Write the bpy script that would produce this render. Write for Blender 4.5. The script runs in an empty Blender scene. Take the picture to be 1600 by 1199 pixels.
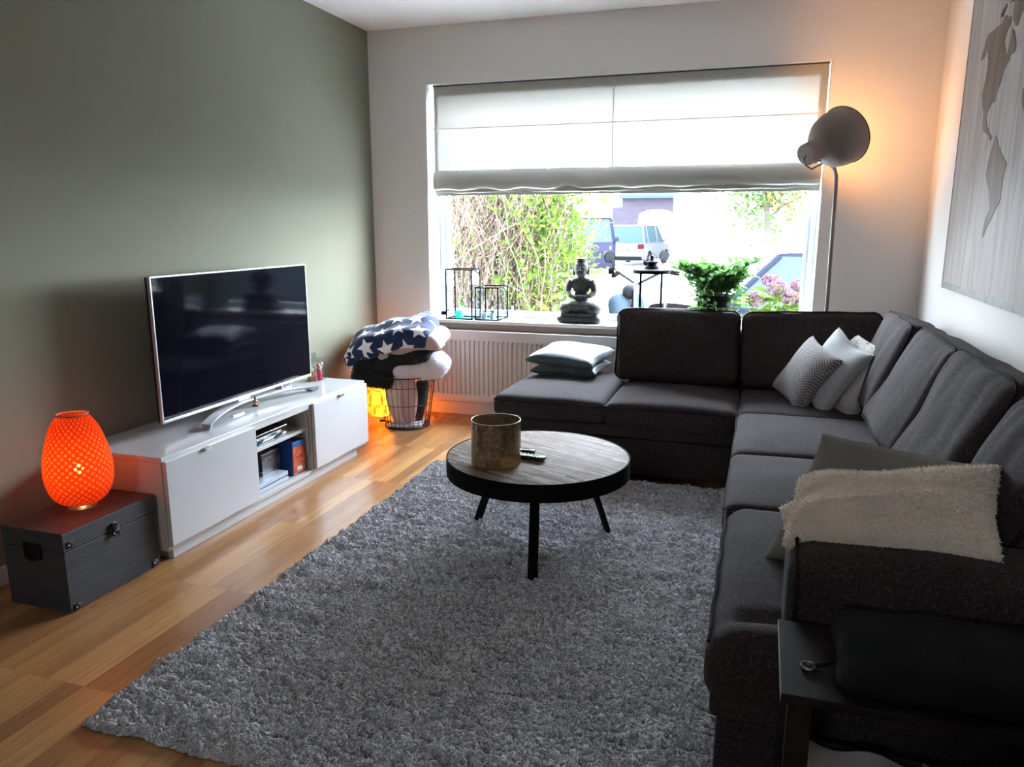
import bpy, bmesh, math, random
import numpy as np
from mathutils import Vector, Matrix, noise, Euler
R = math.radians
PI = math.pi
random.seed(7)
S = bpy.context.scene
COL = S.collection

# ---------------------------------------------------------------- camera, sky, lights, exposure
cam_d = bpy.data.cameras.new('camera'); cam = bpy.data.objects.new('camera', cam_d); COL.objects.link(cam)
cam_d.sensor_width = 36; cam_d.lens = 36 * 1185 / 1600; cam_d.clip_start = .05; cam_d.clip_end = 400
cam.location = (0, 0, 1.29); cam.rotation_euler = (R(90 - 11.75), 0, R(18.1)); S.camera = cam
vs = S.view_settings; vs.view_transform = 'Standard'; vs.look = 'None'; vs.gamma = 1; vs.use_curve_mapping = False; vs.exposure = 1.45
S.cycles.use_denoising = True
S.cycles.max_bounces = 10; S.cycles.transparent_max_bounces = 24; S.cycles.diffuse_bounces = 6
S.cycles.sample_clamp_indirect = 40
W = bpy.data.worlds.new('sky'); S.world = W; W.use_nodes = True
nt = W.node_tree; nt.nodes.clear()
wo = nt.nodes.new('ShaderNodeOutputWorld'); wb = nt.nodes.new('ShaderNodeBackground')
tc = nt.nodes.new('ShaderNodeTexCoord'); sx = nt.nodes.new('ShaderNodeSeparateXYZ'); rp = nt.nodes.new('ShaderNodeValToRGB')
nt.links.new(tc.outputs['Generated'], sx.inputs[0]); nt.links.new(sx.outputs[2], rp.inputs[0])
rp.color_ramp.elements[0].position = 0; rp.color_ramp.elements[0].color = (.84, .92, 1.0, 1)
rp.color_ramp.elements[1].position = .8; rp.color_ramp.elements[1].color = (.74, .86, 1.0, 1)
nt.links.new(rp.outputs[0], wb.inputs[0]); wb.inputs[1].default_value = 24.0
nt.links.new(wb.outputs[0], wo.inputs[0])

D = 4.805          # window wall
XL, XR = -2.577, .852
YB = -3.4          # wall behind the camera
HC = 2.546
# portal: lets the sky light be sampled through the window
pd = bpy.data.lights.new('window_portal', 'AREA'); pd.shape = 'RECTANGLE'; pd.size = 2.47; pd.size_y = 1.54
pd.cycles.is_portal = True
po = bpy.data.objects.new('window_portal', pd); COL.objects.link(po); po.location = (-.935, D + .24, 1.43); po.rotation_euler = (R(-90), 0, 0)
pd2 = bpy.data.lights.new('rear_portal', 'AREA'); pd2.shape = 'RECTANGLE'; pd2.size = .8; pd2.size_y = .28; pd2.cycles.is_portal = True
po2 = bpy.data.objects.new('rear_portal', pd2); COL.objects.link(po2); po2.location = (-1.0, YB - .16, 2.16); po2.rotation_euler = (R(90), 0, 0)

# ---------------------------------------------------------------- node helpers
def new_mat(name):
    m = bpy.data.materials.new(name); m.use_nodes = True; n = m.node_tree
    for x in list(n.nodes): n.nodes.remove(x)
    out = n.nodes.new('ShaderNodeOutputMaterial'); return m, n, out
def inp(n, sock, v):
    if v is None: return
    if hasattr(v, 'links') or isinstance(v, bpy.types.NodeSocket): n.links.new(v, sock)
    else:
        if isinstance(v, (tuple, list)) and len(v) == 3 and sock.type == 'RGBA': v = (*v, 1)
        sock.default_value = v
def bsdf(n, col, rough=.6, metal=0, spec=.5, normal=None, sheen=0, coat=0, coat_rough=.1, emis=None, es=0, alpha=None):
    b = n.nodes.new('ShaderNodeBsdfPrincipled')
    inp(n, b.inputs['Base Color'], col); inp(n, b.inputs['Roughness'], rough); inp(n, b.inputs['Metallic'], metal)
    inp(n, b.inputs['Specular IOR Level'], spec); inp(n, b.inputs['Normal'], normal)
    b.inputs['Sheen Weight'].default_value = sheen; b.inputs['Coat Weight'].default_value = coat; b.inputs['Coat Roughness'].default_value = coat_rough
    if emis: inp(n, b.inputs['Emission Color'], emis); inp(n, b.inputs['Emission Strength'], es)
    return b
def coords(n, kind='Object', scale=(1, 1, 1), rot=(0, 0, 0), loc=(0, 0, 0)):
    t = n.nodes.new('ShaderNodeTexCoord'); mp = n.nodes.new('ShaderNodeMapping')
    n.links.new(t.outputs[kind], mp.inputs[0]); mp.inputs['Scale'].default_value = scale; mp.inputs['Rotation'].default_value = rot; mp.inputs['Location'].default_value = loc
    return mp.outputs[0]
def tnoise(n, vec, scale=5, detail=3, rough=.5, dist=0):
    t = n.nodes.new('ShaderNodeTexNoise'); inp(n, t.inputs['Vector'], vec); t.inputs['Scale'].default_value = scale
    t.inputs['Detail'].default_value = detail; t.inputs['Roughness'].default_value = rough; t.inputs['Distortion'].default_value = dist
    return t.outputs[0]
def ramp(n, fac, stops, interp='LINEAR'):
    r = n.nodes.new('ShaderNodeValToRGB'); n.links.new(fac, r.inputs[0]); cr = r.color_ramp; cr.interpolation = interp
    while len(cr.elements) > 1: cr.elements.remove(cr.elements[-1])
    for i, (p, c) in enumerate(stops):
        e = cr.elements[0] if i == 0 else cr.elements.new(p)
        e.position = p; e.color = (*c, 1) if len(c) == 3 else c
    return r.outputs[0]
def math_(n, op, a, b=None, c=None):
    t = n.nodes.new('ShaderNodeMath'); t.operation = op; inp(n, t.inputs[0], a); inp(n, t.inputs[1], b); inp(n, t.inputs[2], c)
    return t.outputs[0]
def mixc(n, f, a, b, mode='MIX'):
    t = n.nodes.new('ShaderNodeMix'); t.data_type = 'RGBA'; t.blend_type = mode
    inp(n, t.inputs[0], f); inp(n, t.inputs[6], a); inp(n, t.inputs[7], b); return t.outputs[2]
def bump(n, h, strength=.3, dist=.01):
    t = n.nodes.new('ShaderNodeBump'); t.inputs['Strength'].default_value = strength; t.inputs['Distance'].default_value = dist
    n.links.new(h, t.inputs['Height']); return t.outputs[0]
def simple(name, col, rough=.6, metal=0, spec=.5, var=.08, nscale=8, bs=0, bscale=60, **k):
    m, n, o = new_mat(name); v = coords(n)
    nz = tnoise(n, v, nscale, 4)
    c = ramp(n, nz, [(.3, tuple(x * (1 - var) for x in col)), (.7, tuple(min(1, x * (1 + var)) for x in col))])
    nm = bump(n, tnoise(n, v, bscale, 3), bs, .004) if bs else None
    b = bsdf(n, c, rough, metal, spec, nm, **k); n.links.new(b.outputs[0], o.inputs[0]); return m
def mixsh(n, f, a, b):
    t = n.nodes.new('ShaderNodeMixShader'); inp(n, t.inputs[0], f); n.links.new(a, t.inputs[1]); n.links.new(b, t.inputs[2]); return t.outputs[0]
def glass_mat(name, tint=(1, 1, 1), refl=1.0, rough=.02):
    m, n, o = new_mat(name)
    tr = n.nodes.new('ShaderNodeBsdfTransparent'); inp(n, tr.inputs[0], tint)
    gl = n.nodes.new('ShaderNodeBsdfGlossy'); gl.inputs['Roughness'].default_value = rough
    lw = n.nodes.new('ShaderNodeLayerWeight'); lw.inputs[0].default_value = .5
    f = math_(n, 'ADD', math_(n, 'MULTIPLY', math_(n, 'POWER', lw.outputs[1], 5), .6 * refl), .022 * refl)
    n.links.new(mixsh(n, f, tr.outputs[0], gl.outputs[0]), o.inputs[0]); return m
def weave(name, col, light, scale=(1, 1, 1), f1=260, rough=.9, streak=.5, bstr=.35, sheen=.15, rot=(0, 0, 0)):
    """coarse woven upholstery: crossing threads with lighter slubs"""
    m, n, o = new_mat(name)
    v = coords(n, 'Object', scale, rot)
    def stretched(sx_, sy_, sz_, s, seed):
        mp = n.nodes.new('ShaderNodeMapping'); n.links.new(v, mp.inputs[0]); mp.inputs['Scale'].default_value = (sx_, sy_, sz_); mp.inputs['Location'].default_value = (seed, seed * 2, seed)
        return tnoise(n, mp.outputs[0], s, 2, .6)
    a = stretched(1, .22, .22, f1, 0); b = stretched(.22, 1, 1, f1, 5)
    mx = math_(n, 'MAXIMUM', a, b)
    c0 = ramp(n, mx, [(.44, tuple(x * .45 for x in col)), (.56, col), (.68, tuple(x * (1 - streak) + y * streak for x, y in zip(col, light)))])
    big = tnoise(n, v, 6, 3)
    c = mixc(n, .35, c0, ramp(n, big, [(.3, tuple(x * .8 for x in col)), (.7, tuple(x * 1.25 for x in col))]))
    bb = bsdf(n, c, rough, 0, .12, bump(n, mx, bstr, .002), sheen=sheen); n.links.new(bb.outputs[0], o.inputs[0]); return m

# ---------------------------------------------------------------- mesh helpers
def wloc(o):
    v = Vector((0, 0, 0))
    while o is not None: v = v + o.location; o = o.parent
    return v
def link(name, verts, faces, mat, parent=None, org=None, local=False, smooth=False, uv=None, mats=None, fmat=None, col=None):
    me = bpy.data.meshes.new(name)
    off = Vector((0, 0, 0))
    if not local:
        if parent is not None: off = wloc(parent)
        elif org is not None: off = Vector(org)
    if isinstance(verts, np.ndarray): vv = (verts - np.array(off)).tolist()
    else: vv = [Vector(v) - off for v in verts]
    me.from_pydata(vv, [], faces)
    for mm in (mats or [mat]): me.materials.append(mm)
    if fmat: me.polygons.foreach_set('material_index', fmat)
    if smooth: me.polygons.foreach_set('use_smooth', [True] * len(me.polygons))
    if uv is not None:
        l = me.uv_layers.new(name='UVMap'); vi = np.empty(len(me.loops), np.int32); me.loops.foreach_get('vertex_index', vi)
        l.data.foreach_set('uv', np.asarray(uv, np.float32)[vi].ravel())
    if col is not None:
        ca = me.color_attributes.new('shade', 'FLOAT_COLOR', 'POINT')
        c4 = np.ones((len(vv), 4), np.float32); c4[:, :3] = np.asarray(col)[:, None] if np.ndim(col) == 1 else col
        ca.data.foreach_set('color', c4.ravel())
    me.update()
    o = bpy.data.objects.new(name, me); COL.objects.link(o)
    if parent is not None: o.parent = parent
    elif org is not None: o.location = org
    return o
def smooth_by_angle(o, deg=35):
    bm = bmesh.new(); bm.from_mesh(o.data); bm.normal_update()
    for f in bm.faces: f.smooth = True
    for e in bm.edges:
        if len(e.link_faces) != 2 or e.calc_face_angle(0) > R(deg): e.smooth = False
    bm.to_mesh(o.data); bm.free()
def thing(name, label, cat, loc=(0, 0, 0), rotz=0, group=None):
    o = bpy.data.objects.new(name, None); COL.objects.link(o); o.location = loc; o.rotation_euler = (0, 0, rotz); o.empty_display_size = .05
    o['label'] = label; o['category'] = cat
    if group: o['group'] = group
    return o
def tag(o, label, cat, group=None, kind=None):
    o['label'] = label; o['category'] = cat
    if group: o['group'] = group
    if kind: o['kind'] = kind
    return o
class MB:
    def __init__(s): s.v = []; s.f = []
    def add(s, vs, fs, M=None):
        k = len(s.v); s.v += [(M @ Vector(v)) if M else Vector(v) for v in vs]; s.f += [tuple(i + k for i in f) for f in fs]; return s
    def box(s, x0, x1, y0, y1, z0, z1, M=None):
        vs = [(x, y, z) for z in (z0, z1) for y in (y0, y1) for x in (x0, x1)]
        return s.add(vs, [(0, 2, 3, 1), (4, 5, 7, 6), (0, 1, 5, 4), (2, 6, 7, 3), (0, 4, 6, 2), (1, 3, 7, 5)], M)
    def rbox(s, x0, x1, y0, y1, z0, z1, b=.004, M=None, seg=2):
        bm = bmesh.new(); bmesh.ops.create_cube(bm, size=1)
        for v in bm.verts: v.co = Vector(((x0 + x1) / 2 + v.co.x * (x1 - x0), (y0 + y1) / 2 + v.co.y * (y1 - y0), (z0 + z1) / 2 + v.co.z * (z1 - z0)))
        b = min(b, .49 * min(x1 - x0, y1 - y0, z1 - z0))
        bmesh.ops.bevel(bm, geom=bm.edges[:], offset=b, segments=seg, affect='EDGES', profile=.5)
        bm.verts.index_update(); vs = [v.co.copy() for v in bm.verts]; fs = [tuple(v.index for v in f.verts) for f in bm.faces]; bm.free()
        return s.add(vs, fs, M)
    def tube(s, pts, r, n=8, closed=False, cap=True, M=None):
        pts = [Vector(p) for p in pts]; m = len(pts); rr = r if isinstance(r, (list, tuple)) else [r] * m
        vs = []; fs = []; prev = None
        for i, p in enumerate(pts):
            if closed: t = pts[(i + 1) % m] - pts[i - 1]
            else: t = pts[min(i + 1, m - 1)] - pts[max(i - 1, 0)]
            if t.length < 1e-9: t = Vector((0, 0, 1))
            t.normalize()
            if prev is None:
                a = Vector((0, 0, 1)) if abs(t.z) < .9 else Vector((1, 0, 0))
                u = t.cross(a).normalized()
            else: u = (prev - t * prev.dot(t)).normalized()
            prev = u; w = t.cross(u)
            for k in range(n): vs.append(p + (u * math.cos(2 * PI * k / n) + w * math.sin(2 * PI * k / n)) * rr[i])
        for i in range(m if closed else m - 1):
            j = (i + 1) % m
            for k in range(n): fs.append((i * n + k, i * n + (k + 1) % n, j * n + (k + 1) % n, j * n + k))
        if cap and not closed: fs.append(tuple(range(n - 1, -1, -1))); fs.append(tuple((m - 1) * n + k for k in range(n)))
        return s.add(vs, fs, M)
    def lathe(s, prof, n=32, M=None, c=(0, 0, 0)):
        vs = []; fs = []; cx, cy, cz = c
        for r, z in prof:
            for k in range(n): vs.append((cx + r * math.cos(2 * PI * k / n), cy + r * math.sin(2 * PI * k / n), cz + z))
        for i in range(len(prof) - 1):
            for k in range(n): fs.append((i * n + k, i * n + (k + 1) % n, (i + 1) * n + (k + 1) % n, (i + 1) * n + k))
        if prof[0][0] > 1e-6: fs.append(tuple(range(n - 1, -1, -1)))
        if prof[-1][0] > 1e-6: fs.append(tuple((len(prof) - 1) * n + k for k in range(n)))
        return s.add(vs, fs, M)
    def shell(s, prof, n=40, M=None, c=(0, 0, 0)):   # closed loop profile (r,z) revolved
        vs = []; fs = []; m = len(prof); cx, cy, cz = c
        for r, z in prof:
            for k in range(n): vs.append((cx + r * math.cos(2 * PI * k / n), cy + r * math.sin(2 * PI * k / n), cz + z))
        for i in range(m):
            j = (i + 1) % m
            for k in range(n): fs.append((i * n + k, i * n + (k + 1) % n, j * n + (k + 1) % n, j * n + k))
        return s.add(vs, fs, M)
    def prism(s, poly, axis, a, b, M=None):           # polygon in the two other axes, extruded a..b along axis
        def P(u, v, w):
            return {'x': (w, u, v), 'y': (u, w, v), 'z': (u, v, w)}[axis]
        n = len(poly); vs = [P(u, v, a) for u, v in poly] + [P(u, v, b) for u, v in poly]
        fs = [tuple(range(n))[::-1], tuple(range(n, 2 * n))] + [(i, (i + 1) % n, n + (i + 1) % n, n + i) for i in range(n)]
        return s.add(vs, fs, M)
    def build(s, name, mat, parent=None, org=None, local=False, sm=None, bevel=0):
        o = link(name, s.v, s.f, mat, parent, org, local)
        bm = bmesh.new(); bm.from_mesh(o.data); bmesh.ops.recalc_face_normals(bm, faces=bm.faces)
        if bevel: bmesh.ops.bevel(bm, geom=[e for e in bm.edges if len(e.link_faces) == 2 and e.calc_face_angle(0) > R(40)], offset=bevel, segments=2, affect='EDGES')
        bm.to_mesh(o.data); bm.free()
        if sm: smooth_by_angle(o, sm)
        return o
def struct(o): o['kind'] = 'structure'; return o
def rotm(loc, rx=0, ry=0, rz=0, sc=1): return Matrix.Translation(loc) @ Euler((rx, ry, rz)).to_matrix().to_4x4() @ Matrix.Diagonal((sc, sc, sc, 1))
def cube_grid(k):
    bm = bmesh.new(); bmesh.ops.create_cube(bm, size=2); bmesh.ops.subdivide_edges(bm, edges=bm.edges[:], cuts=k, use_grid_fill=True)
    bm.verts.index_update(); vs = [v.co.copy() for v in bm.verts]; fs = [tuple(v.index for v in f.verts) for f in bm.faces]; bm.free(); return vs, fs
_cg = {}
def soft(size, r=.03, crown=0, k=18, amp=.004, freq=6, seed=0, fn=None, M=None, bulge=0):
    """rounded, slightly puffy upholstery block centred on the origin, bottom at z=0"""
    if k not in _cg: _cg[k] = cube_grid(k)
    hx, hy, hz = [a / 2 for a in size]; out = []
    for v in _cg[k][0]:
        u = [math.sin(c * PI / 2) * .55 + c * .45 for c in v]
        p = Vector((u[0] * hx, u[1] * hy, u[2] * hz))
        q = Vector((max(-hx + r, min(hx - r, p.x)), max(-hy + r, min(hy - r, p.y)), max(-hz + r, min(hz - r, p.z))))
        d = p - q
        if d.length > 1e-6: p = q + d.normalized() * r
        fx, fy = 1 - (p.x / hx) ** 2, 1 - (p.y / hy) ** 2; fz = 1 - (p.z / hz) ** 2
        if p.z > 0: p.z += crown * max(0, fx) ** .6 * max(0, fy) ** .6
        if bulge:
            p.x += bulge * (p.x / hx) ** 3 * fz; p.y += bulge * (p.y / hy) ** 3 * fz
        nn = noise.noise_vector(Vector((p.x, p.y, p.z)) * freq + Vector((seed * 7.3, seed, 0)))
        p = p + nn * amp
        p.z += hz
        if fn: p = fn(p)
        out.append(p)
    if M: out = [M @ p for p in out]
    return out, _cg[k][1]
def pillow(w, h, t, k=22, pinch=.09, amp=.006, freq=7, seed=0, fn=None, M=None, p=.42):
    """throw cushion lying in the xy plane, centred on the origin"""
    if k not in _cg: _cg[k] = cube_grid(k)
    out = []
    for v in _cg[k][0]:
        x, y, z = v; x = math.sin(x * PI / 2) * .35 + x * .65; y = math.sin(y * PI / 2) * .35 + y * .65
        e = max(0, (1 - x ** 4) * (1 - y ** 4)) ** p * (.75 + .25 * (1 - x * x) * (1 - y * y)) / 1.0
        q = Vector((x * w / 2 * (1 - pinch * (1 - y * y)), y * h / 2 * (1 - pinch * (1 - x * x)), z * t / 2 * (e * .96 + .04)))
        q += noise.noise_vector(q * freq + Vector((seed * 3.1, 1, seed))) * amp
        q.z += .5 * amp * math.sin(q.x * 40 + seed) * max(0, abs(y) - .6)
        if fn: q = fn(q)
        out.append(q)
    if M: out = [M @ q for q in out]
    return out, _cg[k][1]
def fur(name, src, mat, parent, n, length, width=.0012, seed=0, lean=.5, clump=0):
    rnd = random.Random(seed); me = src.data; off = wloc(parent); w0 = wloc(src)
    areas = np.array([p.area for p in me.polygons]); cum = np.cumsum(areas); tot = cum[-1]
    vs = []; fs = []
    for i in range(n):
        p = me.polygons[int(np.searchsorted(cum, rnd.random() * tot))]
        c = [me.vertices[a].co for a in p.vertices]; a, b = rnd.random(), rnd.random()
        pt = c[0].lerp(c[1], a).lerp(c[-1].lerp(c[-2], a) if len(c) > 3 else c[2], b)
        nn = p.normal; d = (nn + Vector((rnd.gauss(0, lean), rnd.gauss(0, lean), rnd.gauss(0, lean) - .15))).normalized()
        s_ = d.cross(Vector((rnd.random() - .5, rnd.random() - .5, rnd.random() - .5))).normalized() * width
        pt = pt + w0 - off - nn * .001; L = length * rnd.uniform(.6, 1.2); k = len(vs)
        vs += [pt - s_, pt + s_, pt + d * L * .6 + nn * .0 + s_ * .7, pt + d * L + Vector((0, 0, -L * .25))]
        fs += [(k, k + 1, k + 2), (k, k + 2, k + 3)]
    o = link(name, vs, fs, mat, parent, local=True); o['kind'] = 'stuff'; return o

# ---------------------------------------------------------------- materials: setting
def wall_mat(name, c):
    m, n, o = new_mat(name); v = coords(n)
    f = tnoise(n, v, 1.3, 3); fine = tnoise(n, v, 220, 2)
    cc = ramp(n, f, [(.3, tuple(x * .97 for x in c)), (.7, tuple(min(1, x * 1.02) for x in c))])
    b = bsdf(n, cc, .85, 0, .25, bump(n, fine, .12, .002)); n.links.new(b.outputs[0], o.inputs[0]); return m
M_green = wall_mat('green_paint', (.212, .209, .152))
M_white = wall_mat('white_paint', (.72, .680, .645))
M_ceil = wall_mat('ceiling_paint', (.82, .81, .80))
M_trim = simple('white_trim_paint', (.66, .66, .645), .5, var=.02)
M_frame = simple('white_window_frame', (.50, .52, .55), .4, var=.01)
def floor_mat():
    m, n, o = new_mat('oak_parquet')
    v = coords(n, 'Object', (1, 1, 1), (0, 0, R(90)))
    br = n.nodes.new('ShaderNodeTexBrick'); n.links.new(v, br.inputs[0]); br.offset = .37; br.offset_frequency = 1; br.squash = 1
    br.inputs['Scale'].default_value = 1; br.inputs['Brick Width'].default_value = .62; br.inputs['Row Height'].default_value = .068
    br.inputs['Mortar Size'].default_value = .0006; br.inputs['Mortar Smooth'].default_value = .2; br.inputs['Bias'].default_value = 0
    br.inputs['Color1'].default_value = (0, 0, 0, 1); br.inputs['Color2'].default_value = (1, 1, 1, 1); br.inputs['Mortar'].default_value = (.5, .5, .5, 1)
    g = n.nodes.new('ShaderNodeMapping'); n.links.new(v, g.inputs[0]); g.inputs['Scale'].default_value = (1.2, 26, 1)
    addv = n.nodes.new('ShaderNodeVectorMath'); addv.operation = 'MULTIPLY_ADD'; n.links.new(br.outputs[0], addv.inputs[0]); addv.inputs[1].default_value = (9, 5, 3); n.links.new(g.outputs[0], addv.inputs[2])
    gr = tnoise(n, addv.outputs[0], 2.2, 6, .62, .7)
    tone = ramp(n, br.outputs[0], [(0, (.27, .118, .046)), (.35, (.36, .175, .068)), (.65, (.40, .20, .075)), (1, (.50, .275, .105))])
    grain = ramp(n, gr, [(.3, (.72, .66, .58)), (.55, (1, 1, 1)), (.75, (1.12, 1.08, 1.0))])
    c = mixc(n, 1, tone, grain, 'MULTIPLY')
    c = mixc(n, math_(n, 'MULTIPLY', br.outputs[1], .45), c, (.10, .045, .02))
    rg = ramp(n, gr, [(.3, (.34,) * 3), (.7, (.26,) * 3)])
    b = bsdf(n, c, rg, 0, .45, bump(n, gr, .05, .002)); n.links.new(b.outputs[0], o.inputs[0]); return m
M_floor = floor_mat()

# ---------------------------------------------------------------- room shell
WX0, WX1, WZ0, WZ1 = -2.17, .300, .667, 2.197
t = .30
struct(MB().box(XL - .2, XR + .2, YB - .2, D + .1, -.12, 0).build('floor', M_floor))
struct(MB().box(XL - .2, XR + .2, YB - .2, D + t, HC, HC + .15).build('ceiling', M_ceil))
struct(MB().box(XL - .2, XL, YB - .2, D + t, -.12, HC).build('wall_left', M_green))
struct(MB().box(XR, XR + .2, YB - .2, D + t, -.12, HC).build('wall_right', M_white))
M_back = wall_mat('back_paint', (.52, .45, .38))
b = MB(); b.box(XL, -1.4, YB - .2, YB, -.12, HC).box(-.6, XR, YB - .2, YB, -.12, HC).box(-1.4, -.6, YB - .2, YB, -.12, 2.02).box(-1.4, -.6, YB - .2, YB, 2.3, HC)
struct(b.build('wall_back', M_back))
b = MB(); b.box(-1.4, -1.36, YB - .12, YB - .06, 2.02, 2.3).box(-.64, -.6, YB - .12, YB - .06, 2.02, 2.3).box(-1.36, -.64, YB - .12, YB - .06, 2.02, 2.05).box(-1.36, -.64, YB - .12, YB - .06, 2.26, 2.3)
w2 = struct(b.build('rear_fill_window', M_frame)); MB().box(-1.36, -.64, YB - .092, YB - .088, 2.05, 2.26).build('window_pane', glass_mat('rear_glass', (.97, .985, 1)), w2)  # unseen rear window, added and sized to give fill light
# unseen low block beside the camera, added to shade the near sofa arm
struct(MB().box(.12, XR, .30, .42, 0, .86).build('shade_blocker', simple('shade_blocker_dark', (.05, .045, .04), .7)))
wb_ = MB()
wb_.box(XL, WX0, D, D + t, -.12, HC).box(WX1, XR, D, D + t, -.12, HC).box(WX0, WX1, D, D + t, WZ1, HC).box(WX0, WX1, D, D + t, -.4, WZ0 - .04)
struct(wb_.build('wall_window', M_white))
# two step skirting under the window, plain one on the left
b = MB(); b.box(XL, XR, D - .016, D, 0, .085).box(XL, XR, D - .010, D, .085, .125); struct(b.build('baseboard_window', M_trim, bevel=.002))
b = MB(); b.box(XL, XL + .014, YB, D - .017, 0, .07); struct(b.build('baseboard_left', M_trim, bevel=.002))
# window: fixed pane in a white frame, set back in the reveal
FY = D + .19
win = bpy.data.objects.new('window_1', None); COL.objects.link(win); win.location = (-.935, FY, WZ0); win['kind'] = 'structure'
f = MB()
for (a, c_, y0, y1) in ((.0, .045, FY, FY + .07), (.03, .068, FY + .012, FY + .06)):
    f.box(WX0 + a, WX0 + c_, y0, y1, WZ0, WZ1).box(WX1 - c_, WX1 - a, y0, y1, WZ0, WZ1)
    f.box(WX0 + a, WX1 - a, y0, y1, WZ0 - .03 + a, WZ0 + c_ * .62).box(WX0 + a, WX1 - a, y0, y1, WZ1 - c_, WZ1 - a)
f.build('window_frame', M_frame, win, bevel=.003)
g = MB(); g.box(WX0 + .05, WX1 - .05, FY + .034, FY + .038, WZ0 + .02, WZ1 - .05); g.build('window_pane', glass_mat('window_glass', (.97, .985, 1)), win)
# reveal lining (white) and sill
b = MB(); b.box(WX0, WX0 + .006, D + .0, FY, WZ0, WZ1).box(WX1 - .006, WX1, D, FY, WZ0, WZ1).box(WX0, WX1, D, FY, WZ1 - .006, WZ1)
struct(b.build('trim_1', M_trim))
b = MB(); b.rbox(WX0 - .02, WX1 + .03, D - .065, FY + .01, WZ0 - .022, WZ0, .003); struct(b.build('trim_2', simple('sill_stone', (.74, .72, .68), .25, var=.05)))
b = MB(); b.box(WX0 - .01, WX1 + .02, D - .05, D, WZ0 - .060, WZ0 - .022); struct(b.build('trim_3', simple('sill_support', (.30, .22, .18), .6)))

# ---------------------------------------------------------------- roman blind
def blind():
    m, n, o = new_mat('cream_blind_fabric'); v = coords(n)
    fine = tnoise(n, v, 300, 2)
    c = ramp(n, fine, [(.3, (.78, .76, .68)), (.7, (.86, .84, .76))])
    df = n.nodes.new('ShaderNodeBsdfDiffuse'); tl = n.nodes.new('ShaderNodeBsdfTranslucent')
    n.links.new(c, df.inputs[0]); inp(n, tl.inputs[0], (.108, .103, .090))
    n.links.new(mixsh(n, .5, df.outputs[0], tl.outputs[0]), o.inputs[0])
    x0, x1, zt, zf, zb, y = -2.135, .288, 2.183, 1.652, 1.49, D + .055
    root = thing('roman_blind', 'cream fabric roman blind pulled halfway down over the window', 'blind', ((x0 + x1) / 2, y, zt))
    NX = 120
    def sheet(prof, nx=NX, xa=x0, xb=x1, seed=0, a=.004):
        vs = []; fs = []; k = len(prof)
        for i in range(nx + 1):
            x = xa + (xb - xa) * i / nx
            for j, (py, pz, w) in enumerate(prof):
                q = noise.noise(Vector((x * 2.2, pz * 2, seed))) ; q2 = noise.noise(Vector((x * 7, seed, 3)))
                vs.append((x, py + w * (q * 2 + q2) * a * 3, pz + w * (q2 * a * 3 + q * a)))
        for i in range(nx):
            for j in range(k - 1): fs.append((i * k + j, (i + 1) * k + j, (i + 1) * k + j + 1, i * k + j + 1))
        return vs, fs
    # main cloth in two widths meeting at the centre seam
    xm = -.931
    prof = [(y, zt, 0)] + [(y + (.004 if abs(z - 1.917) > .01 else -.004), z, .15) for z in np.linspace(zt - .02, 1.925, 8)] + [(y - .008, 1.917, .1)] + [(y + .003, z, .2) for z in np.linspace(1.905, zf, 9)]
    vs, fs = sheet(prof); link('cloth', vs, fs, m, root, smooth=True)
    # stacked folds at the foot: three lapped layers
    p1 = [(y + .003, zf, .2), (y - .014, zf - .012, .4), (y - .022, zf - .05, 1), (y - .024, zf - .09, 1), (y - .020, 1.535, 1.6), (y - .004, 1.525, 1.2), (y + .006, 1.56, .4), (y + .006, zf - .02, 0)]
    vs, fs = sheet(p1, seed=4); link('gathered_fold', vs, fs, m, root, smooth=True)
    p2 = [(y + .008, zf - .01, 0), (y + .010, 1.56, .3), (y + .0, 1.512, .8), (y + .012, 1.505, .8), (y + .018, 1.56, .2), (y + .018, zf - .02, 0)]
    vs, fs = sheet(p2, seed=9); link('gathered_fold', vs, fs, m, root, smooth=True)
    p3 = [(y + .022, zf - .01, 0), (y + .022, 1.53, .2), (y + .018, zb, .3), (y + .030, zb, .3), (y + .032, 1.6, 0)]
    vs, fs = sheet(p3, seed=13); link('gathered_fold', vs, fs, m, root, smooth=True)
    # doubled hems at the sides and top make the darker borders
    hb = MB(); hb.box(x0, x0 + .028, y + .007, y + .0085, zf, zt).box(x1 - .045, x1, y + .007, y + .0085, zf, zt).box(x0, x1, y + .009, y + .0105, zt - .06, zt)
    hb.build('hem', m, root)
    b = MB(); b.box(x0, x1, y - .004, y + .03, zt + .001, zt + .011); b.build('head_rail', simple('dark_rail', (.05, .05, .05), .5), root)
    s_ = MB(); s_.tube([(xm, y - .004, zt - .02), (xm - .002, y - .006, 1.92), (xm + .002, y - .006, zf)], .0022, 6); s_.tube([(xm + .002, y + .012, zt - .02), (xm, y + .012, zf)], .003, 6)
    s_.tube([(x0 + .03, y - .0075, 1.917), (xm, y - .0085, 1.916), (x1 - .04, y - .0075, 1.917)], .0025, 6)
    s_.build('seam', simple('seam_thread', (.55, .52, .45), .8), root)
blind()

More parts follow.
